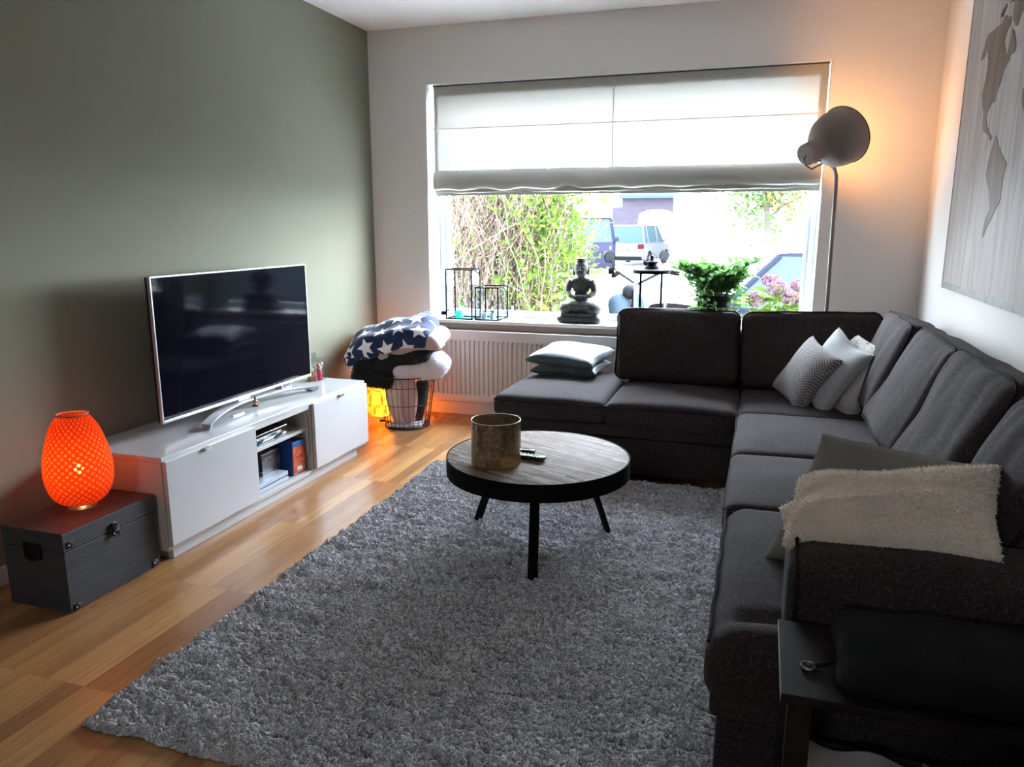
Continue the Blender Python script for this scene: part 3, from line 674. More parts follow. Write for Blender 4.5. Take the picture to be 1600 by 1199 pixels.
def egg_lamp():
    c = (-2.302, 2.003, .2855)
    r = thing('table_lamp', 'glowing orange egg-shaped woven lamp standing on the dark wooden trunk', 'lamp', c)
    b = MB(); b.lathe([(.046, .0005), (.047, .004), (.040, .010), (.030, .016), (.012, .018), (.012, .10), (.016, .10), (.016, .13), (0, .13)], 32, c=c); b.build('base', simple('nickel_base', (.25, .22, .2), .35, .8), r, sm=40)
    prof = [(.050, .021), (.075, .028), (.098, .050), (.114, .085), (.121, .125), (.121, .160), (.115, .205), (.103, .250), (.087, .295), (.070, .325), (.056, .343), (.053, .349)]
    # smooth profile
    pr = []
    for i in range(len(prof) - 1):
        p0 = prof[max(i - 1, 0)]; p1 = prof[i]; p2 = prof[i + 1]; p3 = prof[min(i + 2, len(prof) - 1)]
        for k in range(4):
            t_ = k / 4; f_ = lambda a, b_, c_, d: .5 * (2 * b_ + (c_ - a) * t_ + (2 * a - 5 * b_ + 4 * c_ - d) * t_ ** 2 + (3 * b_ - a - 3 * c_ + d) * t_ ** 3)
            pr.append((f_(p0[0], p1[0], p2[0], p3[0]), f_(p0[1], p1[1], p2[1], p3[1])))
    pr.append(prof[-1])
    n_ = 96; vs = []; uv = []; s_ = 0
    for i, (rr, z) in enumerate(pr):
        if i: s_ += math.hypot(rr - pr[i - 1][0], z - pr[i - 1][1])
        for k in range(n_ + 1): a = 2 * PI * k / n_; vs.append((c[0] + rr * .93 * math.cos(a), c[1] + rr * .93 * math.sin(a), c[2] + z)); uv.append((k / n_, s_))
    fs = [(i * (n_ + 1) + k, i * (n_ + 1) + k + 1, (i + 1) * (n_ + 1) + k + 1, (i + 1) * (n_ + 1) + k) for i in range(len(pr) - 1) for k in range(n_)]
    m, n, o = new_mat('woven_orange_fibre'); u = n.nodes.new('ShaderNodeUVMap'); sp = n.nodes.new('ShaderNodeSeparateXYZ'); n.links.new(u.outputs[0], sp.inputs[0])
    A = math_(n, 'MULTIPLY', sp.outputs[0], 27 * 2 * PI); B = math_(n, 'MULTIPLY', sp.outputs[1], 2 * PI / .025)
    # drop-shaped gaps in an offset lattice
    nz = tnoise(n, coords(n), 70, 2); A = math_(n, 'ADD', A, math_(n, 'MULTIPLY', math_(n, 'SUBTRACT', nz, .5), 1.6))
    w = math_(n, 'ADD', math_(n, 'MULTIPLY', math_(n, 'MULTIPLY', math_(n, 'COSINE', A), math_(n, 'COSINE', B)), 1.0), math_(n, 'MULTIPLY', math_(n, 'SUBTRACT', nz, .5), .7))
    gap = ramp(n, w, [(.05, (0, 0, 0)), (.40, (.25, .25, .25)), (.95, (1, 1, 1))])
    df = n.nodes.new('ShaderNodeBsdfDiffuse'); inp(n, df.inputs[0], (.40, .055, .025))
    tl = n.nodes.new('ShaderNodeBsdfTranslucent'); inp(n, tl.inputs[0], mixc(n, gap, (.26, .018, .004), (.95, .15, .025)))
    sh = mixsh(n, .7, df.outputs[0], tl.outputs[0])
    tr = n.nodes.new('ShaderNodeBsdfTransparent'); inp(n, tr.inputs[0], (1, .50, .16))
    g2 = math_(n, 'MULTIPLY', gap, .30)
    n.links.new(mixsh(n, g2, sh, tr.outputs[0]), o.inputs[0])
    link('lamp_shade', vs, fs, m, r, smooth=True, uv=uv)
    b = MB(); b.tube([(c[0] + .0505 * math.cos(a), c[1] + .0505 * math.sin(a), c[2] + .349) for a in np.linspace(0, 2 * PI, 40)[:-1]], .0032, 8, closed=True); b.build('shade_rim', simple('rim_fibre', (.45, .12, .05), .7), r, sm=60)
    m, n, o = new_mat('lamp_bulb_glow'); e = n.nodes.new('ShaderNodeEmission'); inp(n, e.inputs[0], (1, .62, .28)); e.inputs[1].default_value = 30; n.links.new(e.outputs[0], o.inputs[0])
    b = MB(); b.lathe([(.008, .13), (.012, .136), (.016, .148), (.014, .160), (.006, .168), (0, .169)], 20, c=c); bo = b.build('light_bulb', m, r, sm=80)
    L = bpy.data.lights.new('egg_lamp_light', 'POINT'); L.energy = .95; L.color = (1, .52, .22); L.shadow_soft_size = .025
    lo = bpy.data.objects.new('egg_lamp_light', L); COL.objects.link(lo); lo.location = (c[0], c[1], c[2] + .150 + .03)
egg_lamp()

# ---------------------------------------------------------------- amber lamp on the floor behind the basket
def amber_lamp():
    c = (-2.455, 4.575, 0)
    r = thing('floor_globe_lamp', 'glowing amber petal lamp on the floor between the cabinet and the wire basket', 'lamp', c)
    m, n, o = new_mat('amber_shade'); df = n.nodes.new('ShaderNodeBsdfDiffuse'); inp(n, df.inputs[0], (.8, .45, .12)); tl = n.nodes.new('ShaderNodeBsdfTranslucent'); inp(n, tl.inputs[0], (.95, .50, .10))
    n.links.new(mixsh(n, .65, df.outputs[0], tl.outputs[0]), o.inputs[0])
    for lev, (z, rad, k, sz) in enumerate([(.055, .085, 6, .060), (.135, .105, 7, .066), (.225, .085, 6, .060), (.29, .03, 3, .055)]):
        for i in range(k):
            a = 2 * PI * (i + .5 * (lev % 2)) / k; vs = []; fs = []; N = 7
            for p in range(N):
                for q in range(N):
                    u, v = p / (N - 1) * 2 - 1, q / (N - 1) * 2 - 1; du, dv = u * math.sqrt(1 - v * v / 2), v * math.sqrt(1 - u * u / 2)
                    bend = .35 * (du * du + dv * dv) * sz * .9
                    rr = rad - bend; aa = a + du * sz / rad * .9 if rad > .04 else a + du * 1.0
                    vs.append((c[0] + rr * math.cos(aa), c[1] + rr * math.sin(aa), max(.008, c[2] + z + dv * sz * .95)))
            for p in range(N - 1):
                for q in range(N - 1): fs.append((p * N + q, (p + 1) * N + q, (p + 1) * N + q + 1, p * N + q + 1))
            link('petal', vs, fs, m, r, smooth=True)
    b = MB(); b.lathe([(.06, .001), (.06, .006), (.02, .010), (.015, .05), (.018, .11), (0, .11)], 24, c=c); b.build('base', M_trim, r, sm=40)
    m, n, o = new_mat('globe_bulb_glow'); e = n.nodes.new('ShaderNodeEmission'); inp(n, e.inputs[0], (1, .62, .22)); e.inputs[1].default_value = 6; n.links.new(e.outputs[0], o.inputs[0])
    b = MB(); b.lathe([(.012, .11), (.026, .135), (.030, .155), (.024, .178), (0, .19)], 20, c=c); b.build('light_bulb', m, r, sm=80)
    b = MB(); b.tube([(c[0] + .05, c[1] - .02, .006), (c[0] + .07, c[1] - .14, .008), (c[0] + .115, c[1] - .185, .030), (c[0] + .13, c[1] - .18, .012), (c[0] + .14, c[1] - .10, .004)], .003, 8); cd = b.build('cord', M_black, r, sm=60)
    b = MB(); b.rbox(c[0] + .095, c[0] + .125, c[1] - .198, c[1] - .176, .012, .028, .004); b.build('cord_switch', M_black, cd)
    L = bpy.data.lights.new('amber_lamp_light', 'POINT'); L.energy = 5.5; L.color = (1, .42, .08); L.shadow_soft_size = .04
    lo = bpy.data.objects.new('amber_lamp_light', L); COL.objects.link(lo); lo.location = (c[0] + .03, c[1] + .05, .13)
amber_lamp()

# ---------------------------------------------------------------- wire basket with blankets
def basket():
    cx, cy = -2.165, 4.40; rb, rt, h = .142, .190, .345
    r = thing('wire_basket', 'round black wire basket full of rolled blankets beside the radiator', 'basket', (cx, cy, 0))
    P = lambda a, z: (cx + (rb + (rt - rb) * z / h) * math.cos(a), cy + (rb + (rt - rb) * z / h) * math.sin(a), z)
    M = simple('black_wire', (.03, .02, .022), .45, .3)
    b = MB()
    for i in range(30):
        a = 2 * PI * i / 30; b.tube([P(a, .006), P(a, h)], .0016, 5)
    b.build('upright_wire', M, r, sm=80)['kind'] = 'stuff'
    for z, w in ((.006, .0045), (.045, .0022), (.16, .0022), (.28, .0022), (h, .004)):
        b = MB(); b.tube([P(a, z) for a in np.linspace(0, 2 * PI, 49)[:-1]], w, 6, closed=True); b.build('ring_wire', M, r, sm=80)
    b = MB(); b.lathe([(rb, .003), (rb, .007)], 40, c=(cx, cy, 0)); b.build('base_plate', M, r)
    return cx, cy
bcx, bcy = basket()
M_cream = simple('cream_fleece', (.82, .70, .62), .9, bs=.6, bscale=120, sheen=.3)
M_pink = simple('dusty_pink_fleece', (.55, .34, .33), .9, bs=.6, bscale=120, sheen=.3)
M_charc = simple('charcoal_fleece', (.03, .03, .038), .9, bs=.6, bscale=120, sheen=.2)
M_fluff = simple('fluffy_white', (.74, .70, .74), .95, bs=1, bscale=160, sheen=.5)
M_bfur = simple('black_fluff', (.006, .006, .008), .9, bs=1, bscale=120, sheen=.1)
M_taupe = simple('taupe_pink_fleece', (.42, .30, .27), .9, bs=.5, bscale=110, sheen=.3)
def roll(label, ang, rad, rr, z0, z1, mat, name='rolled_blanket', seed=0, lean=0.0):
    x, y = bcx + rad * math.cos(ang), bcy + rad * math.sin(ang)
    N, K = 28, 14; vs = []; fs = []
    for i in range(K):
        z = z0 + (z1 - z0) * i / (K - 1); cap = math.sin(PI * min(1, max(0, i / (K - 1)))) ** .3 if 0 < i < K - 1 else .55
        for k in range(N):
            a = 2 * PI * k / N; q = rr * cap * (1 + .05 * math.sin(3 * a + seed) + .05 * noise.noise(Vector((math.cos(a) * 2, math.sin(a) * 2, z * 8 + seed)))) * (.80 + .2 * (i / (K - 1)))
            vs.append((x + q * math.cos(a) + lean * math.cos(ang) * (z - z0), y + q * math.sin(a) + lean * math.sin(ang) * (z - z0), z))
    for i in range(K - 1):
        for k in range(N): fs.append((i * N + k, i * N + (k + 1) % N, (i + 1) * N + (k + 1) % N, (i + 1) * N + k))
    fs += [tuple(range(N))[::-1], tuple((K - 1) * N + k for k in range(N))]
    o = link(name, vs, fs, mat, None, (x, y, z0), smooth=True); tag(o, label, 'blanket', 'blankets in the wire basket'); return o
roll('cream fleece blanket roll in the left front of the wire basket', R(-125), .066, .066, .035, .34, M_cream, seed=1, lean=.12)
roll('dusty pink blanket roll in the front right of the wire basket', R(-55), .068, .062, .035, .34, M_pink, seed=2, lean=.12)
roll('charcoal blanket roll at the right side of the wire basket', R(15), .076, .050, .035, .34, M_charc, seed=3, lean=.12)
roll('pale blanket roll at the back left of the wire basket', R(140), .072, .060, .035, .34, simple('oatmeal_fleece', (.75, .64, .57), .9, bs=.6, bscale=120), seed=4, lean=.12)
vs, fs = soft((.215, .215, .026), .012, .002, 14, .005, 25, 3, M=rotm((bcx, bcy, .008), 0, 0, .3)); o = link('folded_towel', vs, fs, M_fluff, None, (bcx, bcy, .008), smooth=True); tag(o, 'pale mottled cloth lying flat on the bottom of the wire basket', 'cloth')
# fluffy white roll bulging out on the right
def lump(name, label, size, loc, rx, ry, rz, mat, seed, r=.05, crown=.02, amp=.01, freq=7, fn=None, cat='blanket', nf=0, fl=.01, fmat=None, lean=.5, k=26, group='blankets in the wire basket', wd=.0012):
    vs, fs = soft(size, r, crown, k, amp, freq, seed, fn=fn, M=rotm(loc, rx, ry, rz))
    if nf:
        t_ = thing(name, label, cat, loc, 0, group); o = link('cloth', vs, fs, mat, t_, smooth=True); fur('pile', o, fmat or mat, t_, nf, fl, wd, seed, lean); return t_
    o = link(name, vs, fs, mat, None, loc, smooth=True); tag(o, label, cat, group); return o
def bend_l(p):   # sag at the left end
    if p.x < 0: p.z -= 1.6 * p.x * p.x
    return p
lump('rolled_blanket', 'fluffy white blanket roll bulging over the right rim of the wire basket', (.36, .22, .145), (-2.030, 4.375, .335), R(3), R(-6), R(8), M_fluff, 5, .068, .01, .010, 14, nf=9000, fl=.011, lean=.9, wd=.0014)
def fnb(p):
    if p.x < -.05: p.z -= 1.5 * (p.x + .05) ** 2 + .0
    p.z += .012 * math.sin(p.y * 30 + p.x * 9)
    if p.x < 0: p.z -= .10 * max(0, -p.y) * 2
    return p
lump('fluffy_blanket', 'black fluffy blanket folded over the left rim of the wire basket', (.50, .28, .105), (-2.195, 4.37, .415), R(8), R(-13), R(5), M_bfur, 6, .05, .02, .014, 9, fn=fnb, nf=7000, fl=.014, fmat=M_bfur)
lump('fluffy_blanket', 'lower fold of black fluffy throw hanging over the front of the basket', (.27, .12, .19), (-2.335, 4.26, .275), R(-6), R(8), R(12), M_bfur, 8, .05, .01, .016, 9, nf=5000, fl=.014)
def fnt(p):
    p.z += .010 * math.sin(p.x * 22) * (p.y < 0) + .02 * math.sin((p.x + .1) * 8)
    return p
lump('folded_blanket', 'taupe pink fleece blanket folded between the black and the star blankets', (.43, .30, .095), (-2.080, 4.39, .490), R(6), R(-14), R(4), M_taupe, 9, .045, .01, .010, 8, fn=fnt)
def star_mat():
    m, n, o = new_mat('navy_star_fleece'); u = n.nodes.new('ShaderNodeUVMap')
    mp = n.nodes.new('ShaderNodeMapping'); n.links.new(u.outputs[0], mp.inputs[0]); mp.inputs['Rotation'].default_value = (0, 0, R(12)); mp.inputs['Location'].default_value = (.02, .03, 0); mp.inputs['Scale'].default_value = (7.4, 7.4, 1)
    s_ = n.nodes.new('ShaderNodeSeparateXYZ'); n.links.new(mp.outputs[0], s_.inputs[0])
    row = math_(n, 'FLOOR', s_.outputs[1]); xo = math_(n, 'ADD', s_.outputs[0], math_(n, 'MULTIPLY', row, .5))
    fx = math_(n, 'SUBTRACT', math_(n, 'FRACT', xo), .5); fy = math_(n, 'SUBTRACT', math_(n, 'FRACT', s_.outputs[1]), .5)
    rad = math_(n, 'SQRT', math_(n, 'ADD', math_(n, 'MULTIPLY', fx, fx), math_(n, 'MULTIPLY', fy, fy)))
    th = math_(n, 'ADD', math_(n, 'ARCTAN2', fx, fy), 2 * PI + .3)
    tt = math_(n, 'ABSOLUTE', math_(n, 'SUBTRACT', math_(n, 'MODULO', th, 2 * PI / 5), PI / 5))
    tt = math_(n, 'SUBTRACT', PI / 5, tt)                       # 0 at a tip
    Ro, Ri = .45, .20; ax, ay = Ro, 0; bx, by = Ri * math.cos(PI / 5), Ri * math.sin(PI / 5); nx_, ny_ = (by - ay), -(bx - ax); L = math.hypot(nx_, ny_); nx_ /= L; ny_ /= L; dd = nx_ * ax + ny_ * ay
    proj = math_(n, 'ADD', math_(n, 'MULTIPLY', math_(n, 'MULTIPLY', rad, math_(n, 'COSINE', tt)), nx_), math_(n, 'MULTIPLY', math_(n, 'MULTIPLY', rad, math_(n, 'SINE', tt)), ny_))
    st = math_(n, 'LESS_THAN', proj, dd)
    c = mixc(n, st, (.012, .022, .075), (.78, .76, .80))
    bb = bsdf(n, c, .9, 0, .2, bump(n, tnoise(n, coords(n), 200, 2), .4, .003), sheen=.25); n.links.new(bb.outputs[0], o.inputs[0]); return m
def star_blanket():
    def mk(size, loc, rx, ry, rz, seed, fn, ref, name, par, uvo=(0, 0)):
        vs0, fs = soft(size, size[2] * .46, .012, 30, .009, 7, seed)
        uv = [(p.x + uvo[0], (p.y if p.z > size[2] * .5 else p.y) - (.8 * (size[2] - p.z)) + uvo[1]) for p in vs0]
        vs, fs = soft(size, size[2] * .46, .012, 30, .009, 7, seed, fn=fn, M=rotm(loc, rx, ry, rz))
        return link(name, vs, fs, ref, par, smooth=True, uv=uv)
    def f1(p):
        if p.x < -.05: p.z -= 1.1 * (p.x + .05) ** 2
        p.z += .008 * math.sin(p.x * 26 + p.y * 10) + .006 * math.sin(p.y * 40)
        if p.y < 0: p.z -= .9 * p.y * p.y
        if p.x > .22: p.z -= .3 * (p.x - .22)
        return p
    M = star_mat(); t_ = thing('star_blanket', 'navy blanket with white stars on top of the blanket pile in the wire basket', 'blanket', (-2.25, 4.38, .54), 0, 'blankets in the wire basket')
    mk((.60, .34, .105), (-2.245, 4.37, .560), R(16), R(-12), R(6), 21, f1, M, 'upper_fold', t_)
    mk((.34, .24, .070), (-2.345, 4.33, .500), R(18), R(-12), R(10), 22, f1, M, 'lower_fold', t_, (.31, .4))
star_blanket()

# ---------------------------------------------------------------- coffee table
def coffee_table():
    cx, cy, R0, zt, th = -.812, 2.820, .368, .387, .068
    r = thing('coffee_table', 'round low coffee table with reclaimed wood top and black metal rim on three splayed legs', 'table', (cx, cy, .03))
    m, n, o = new_mat('reclaimed_teak_strips'); v = coords(n, 'Object', (1, 1, 1), (0, 0, R(24)))
    br = n.nodes.new('ShaderNodeTexBrick'); n.links.new(v, br.inputs[0]); br.offset = .43
    br.inputs['Scale'].default_value = 1; br.inputs['Brick Width'].default_value = .16; br.inputs['Row Height'].default_value = .0145; br.inputs['Mortar Size'].default_value = .0011; br.inputs['Mortar Smooth'].default_value = .1
    br.inputs['Color1'].default_value = (0, 0, 0, 1); br.inputs['Color2'].default_value = (1, 1, 1, 1); br.inputs['Mortar'].default_value = (.5, .5, .5, 1); br.inputs['Bias'].default_value = 0
    mp = n.nodes.new('ShaderNodeMapping'); n.links.new(v, mp.inputs[0]); mp.inputs['Scale'].default_value = (4, 40, 1)
    gr = tnoise(n, mp.outputs[0], 5, 5, .7)
    tone = ramp(n, br.outputs[0], [(0, (.20, .12, .085)), (.3, (.40, .33, .29)), (.6, (.28, .19, .14)), (.8, (.52, .47, .43)), (1, (.24, .14, .09))])
    c = mixc(n, 1, tone, ramp(n, gr, [(.3, (.55, .52, .5)), (.6, (1, 1, 1)), (.8, (1.15, 1.15, 1.15))]), 'MULTIPLY')
    c = mixc(n, br.outputs[1], c, (.05, .035, .025))
    hgt = math_(n, 'SUBTRACT', math_(n, 'ADD', math_(n, 'MULTIPLY', br.outputs[0], .35), math_(n, 'MULTIPLY', gr, .3)), math_(n, 'MULTIPLY', br.outputs[1], .8))
    bb = bsdf(n, c, ramp(n, gr, [(.3, (.75,) * 3), (.7, (.5,) * 3)]), 0, .12, bump(n, hgt, 1, .005)); n.links.new(bb.outputs[0], o.inputs[0])
    b = MB(); b.lathe([(R0 - .005, zt - .03), (R0 - .005, zt - .001), (R0 - .007, zt)], 96, c=(cx, cy, 0)); b.build('tabletop', m, r, sm=40)
    mb = simple('black_iron', (.005, .0045, .005), .8, 0, .08, bs=.2, bscale=80)
    b = MB(); b.shell([(R0 - .0045, zt - th), (R0, zt - th), (R0, zt + .001), (R0 - .0045, zt + .001)], 96, c=(cx, cy, 0)).lathe([(R0 - .005, zt - th + .003), (R0 - .005, zt - th + .006)], 96, c=(cx, cy, 0)); b.build('rim', mb, r, sm=40)
    for fx, fy in ((-1.120, 2.935), (-.728, 2.470), (-.548, 2.985)):
        d = Vector((fx - cx, fy - cy, 0)); d.normalize(); s_ = Vector((-d.y, d.x, 0)); top = Vector((cx, cy, zt - th + .01)) + d * .205; bot = Vector((fx, fy, .018))
        w, tk = .0185, .010; vs = []
        for p in (bot, top):
            for a, b_ in ((-1, -1), (1, -1), (1, 1), (-1, 1)): vs.append(p + s_ * w * a + d * tk * b_)
        mm = MB(); mm.add(vs, [(3, 2, 1, 0), (4, 5, 6, 7), (0, 1, 5, 4), (1, 2, 6, 5), (2, 3, 7, 6), (3, 0, 4, 7)]); mm.build('leg', mb, r, bevel=.001)
coffee_table()
def vase():
    c = (-.930, 2.648, .3885)
    r = thing('candle_vase', 'wide mottled bronze glass cylinder candle holder on the round coffee table', 'candle holder', c)
    m, n, o = new_mat('mercury_glass'); v = coords(n)
    sp_ = tnoise(n, v, 55, 5, .7); big = tnoise(n, v, 9, 4, .6)
    tr = n.nodes.new('ShaderNodeBsdfTransparent'); inp(n, tr.inputs[0], (.82, .70, .52))
    c0 = ramp(n, sp_, [(.35, (.12, .085, .055)), (.6, (.34, .27, .19)), (.75, (.62, .55, .42))])
    g = bsdf(n, c0, .22, .55, .5, bump(n, sp_, .15, .002)); sz = n.nodes.new('ShaderNodeSeparateXYZ'); n.links.new(v, sz.inputs[0])
    f_ = math_(n, 'MULTIPLY', ramp(n, big, [(.4, (.30,) * 3), (.65, (.60,) * 3)]), 1.0)
    n.links.new(mixsh(n, f_, g.outputs[0], tr.outputs[0]), o.inputs[0])
    b = MB(); b.shell([(.090, .0005), (.0945, .006), (.0955, .012), (.0955, .178), (.0925, .178), (.0925, .012), (.088, .008), (.0001, .008), (.0001, .0005)], 64, c=c); b.build('glass', m, r, sm=40)
    b = MB(); b.tube([(c[0] + .094 * math.cos(a), c[1] + .094 * math.sin(a), c[2] + .178) for a in np.linspace(0, 2 * PI, 65)[:-1]], .0018, 8, closed=True); b.build('glass_rim', simple('pale_rim', (.7, .66, .58), .15, .5), r, sm=60)
    t_ = thing('tealight', 'small metal tealight inside the bronze glass cylinder', 'candle', (c[0] + .005, c[1] - .01, c[2] + .009))
    b = MB(); b.shell([(.019, 0), (.0195, .015), (.0185, .015), (.018, .002), (.0001, .002), (.0001, 0)], 28, c=tuple(t_.location)); b.build('cup', simple('gold_tin', (.85, .70, .35), .12, 1), t_, sm=40)
    b = MB(); b.lathe([(.0178, .003), (.0178, .011), (.002, .010), (.001, .018), (0, .018)], 24, c=tuple(t_.location)); b.build('wax', simple('wax', (.85, .8, .65), .4), t_, sm=40)
vase()
def remote(label, c, rz, L=.16, w=.045, hh=.017, btn=True):
    r = thing('remote_control', label, 'remote control', c, rz, 'remote controls on the coffee table')
    b = MB(); b.rbox(-L / 2, L / 2, -w / 2, w / 2, .001, hh, .006, seg=3); b.build('shell', M_gloss, r, local=True, sm=50)
    if not btn: return
    bt = MB()
    for i in range(9):
        for j in range(3): bt.rbox(-L / 2 + .012 + i * .0155, -L / 2 + .022 + i * .0155, -.015 + j * .0115, -.0075 + j * .0115, .017, .0178, .0004)
    o = bt.build('buttons', simple('pale_buttons', (.40, .45, .48), .4), r, local=True); o['kind'] = 'stuff'
remote('longer black remote control with pale buttons nearest the viewer on the coffee table', (-.845, 2.752, .3885), R(-8), .17)
remote('shorter plain black remote control lying behind the longer one', (-.885, 2.800, .3885), R(-4), .13, .034, .024, False)

# ---------------------------------------------------------------- throw cushions on the sofa
def basis(c, nrm, up, ):
    n_ = Vector(nrm).normalized(); u = (Vector(up) - n_ * Vector(up).dot(n_)).normalized(); x = u.cross(n_)
    M = Matrix((x, u, n_)).transposed().to_4x4(); M.translation = Vector(c); return M
def cushion(label, mat, c, nrm, up, w, h, t_, seed, group, pinch=.08, amp=.008, fn=None, furn=0, fl=.012, piping=None, freq=6):
    vs, fs = pillow(w, h, t_, 26, pinch, amp, freq, seed, fn=fn, M=basis(c, nrm, up))
    low = min(vs, key=lambda p: p.z)
    org = (c[0], c[1], low.z)
    if furn or piping:
        r = thing('throw_cushion', label, 'cushion', org, 0, group)
        o = link('cover', vs, fs, mat, r, smooth=True)
        if furn: fur('pile', o, mat, r, furn, fl, .0013, seed, .7)
        if piping:
            pts = []
            for i in range(120):
                a = i / 30; k = int(a); f_ = (a - k) * 2 - 1; x, y = [(f_, -1), (1, f_), (-f_, 1), (-1, -f_)][k % 4]
                q = Vector((x * w / 2 * (1 - pinch * (1 - y * y)), y * h / 2 * (1 - pinch * (1 - x * x)), 0)); q += noise.noise_vector(q * freq + Vector((seed * 3.1, 1, seed))) * amp
                if fn: q = fn(q)
                pts.append(basis(c, nrm, up) @ q)
            MB().tube(pts, .0032, 6, closed=True).build('piping', piping, r, sm=60)
        return r
    o = link('throw_cushion', vs, fs, mat, None, org, smooth=True); tag(o, label, 'cushion', group); return o
def check_mat():
    m, n, o = new_mat('checked_weave'); v = coords(n, 'Object', (1, 1, 1), (0, 0, 0))
    u = n.nodes.new('ShaderNodeTexCoord'); mp = n.nodes.new('ShaderNodeMapping'); n.links.new(u.outputs['UV'], mp.inputs[0]); mp.inputs['Scale'].default_value = (1, 1, 1)
    s_ = n.nodes.new('ShaderNodeSeparateXYZ'); n.links.new(mp.outputs[0], s_.inputs[0])
    w = math_(n, 'MULTIPLY', math_(n, 'SINE', math_(n, 'MULTIPLY', s_.outputs[0], 2 * PI / .0155)), math_(n, 'SINE', math_(n, 'MULTIPLY', s_.outputs[1], 2 * PI / .0155)))
    c = ramp(n, w, [(-.0, (.34, .33, .33)), (.25, (.13, .09, .08))]); bb = bsdf(n, c, .9, 0, .2, bump(n, w, .4, .002), sheen=.2); n.links.new(bb.outputs[0], o.inputs[0]); return m
M_ckc = check_mat()
M_pale = simple('pale_grey_linen', (.40, .41, .41), .9, bs=.4, bscale=220, sheen=.2)
M_soft = simple('off_white_plush', (.48, .455, .42), .95, bs=.9, bscale=140, sheen=.4)
M_teal = simple('dark_teal_satin', (.055, .080, .085), .38, bs=.25, bscale=30, var=.15, sheen=.3)
M_oliv = simple('grey_green_velvet', (.185, .172, .150), .8, bs=.5, bscale=200, sheen=.35)
M_wplush = simple('ivory_plush', (.80, .70, .58), .95, bs=1, bscale=120, sheen=.4)
G3 = 'cushions leaning in the sofa corner'
N3 = (-.80, -.42, .42)
o = cushion('small brown and white checked cushion, leftmost of three in the sofa corner', M_ckc, (.238, 3.98, .565), (-.78, -.46, .50), (.62, .05, .78), .31, .33, .13, 1, G3, amp=.006)
uvl = o.data.uv_layers.new(name='UVMap'); Mi = basis((.238, 3.98, .565), (-.78, -.46, .50), (.62, .05, .78)).inverted()
for lp in o.data.loops:
    q = Mi @ (o.data.vertices[lp.vertex_index].co + o.location); uvl.data[lp.index].uv = (q.x + q.z * .4, q.y)
cushion('pale grey linen cushion in the middle of the three in the sofa corner', M_pale, (.352, 3.955, .585), (-.76, -.50, .48), (.60, .05, .80), .33, .38, .12, 4, G3, pinch=.10, amp=.012, piping=M_pale)
cushion('fluffy off-white cushion, rightmost of the three in the sofa corner', M_soft, (.452, 3.935, .572), (-.82, -.45, .42), (.52, .08, .84), .31, .37, .13, 5, G3, pinch=.04, amp=.014, furn=3500, fl=.010)
cushion('teal satin cushion on top of the other on the open sofa end', M_teal, (-1.065, 4.40, .525), (.02, -.10, 1), (.15, 1, .1), .43, .40, .125, 7, 'stacked cushions on the open sofa end', pinch=.10, amp=.010)
cushion('dark teal cushion underneath the top one on the open end of the sofa', M_teal, (-1.060, 4.40, .458), (0, -.02, 1), (.05, 1, 0), .40, .38, .10, 8, 'stacked cushions on the open sofa end', pinch=.10, amp=.006)
def fg(q):
    q.z += .10 * q.y * q.x * 2 - .25 * q.x * q.x * .5; return q
def fg2(q):
    q.x *= 1 - .30 * (q.y / .38 + .5); q.z += .03 * q.x * q.x * 4; return q
cushion('grey green velvet cushion with light piping leaning behind the ivory plush cushion', M_oliv, (.335, 1.985, .575), (-.06, -.97, .22), (.14, .22, .96), .52, .35, .11, 11, 'cushions by the near sofa arm', pinch=.04, amp=.008, fn=fg2, piping=simple('pale_piping', (.30, .29, .27), .7))
def fw(q):
    f_ = max(0, min(1, (q.x + .24) / .48)); q.y = q.y * (.66 + .34 * f_) - .045 + .09 * f_; q.x *= 1 + .5 * q.y * (q.x > 0)
    q.z += .016 * math.exp(-((q.y + .05 - .30 * q.x) / .022) ** 2) - .012 * math.exp(-((q.y - .03 - .25 * q.x) / .03) ** 2)
    if q.y > 0: q.y -= .030 * math.exp(-((q.x - .01) / .10) ** 2) * (q.y / .15)
    return q
r = cushion('large ivory plush cushion slumped against the near arm of the sofa', M_wplush, (.308, 1.785, .668), (-.07, -.26, .96), (.10, .96, .26), .410, .360, .135, 12, 'cushions by the near sofa arm', pinch=.05, amp=.010, fn=fw, furn=26000, fl=.010)
vs, fs = pillow(.13, .11, .05, 18, .02, .010, 14, 33, M=basis((.140, 1.775, .635), (-.45, -.5, .6), (-.5, .2, .8))); o = link('folded_corner', vs, fs, M_wplush, r, smooth=True)
fur('folded_corner_pile', o, M_wplush, r, 1600, .009, .0013, 4, .7)

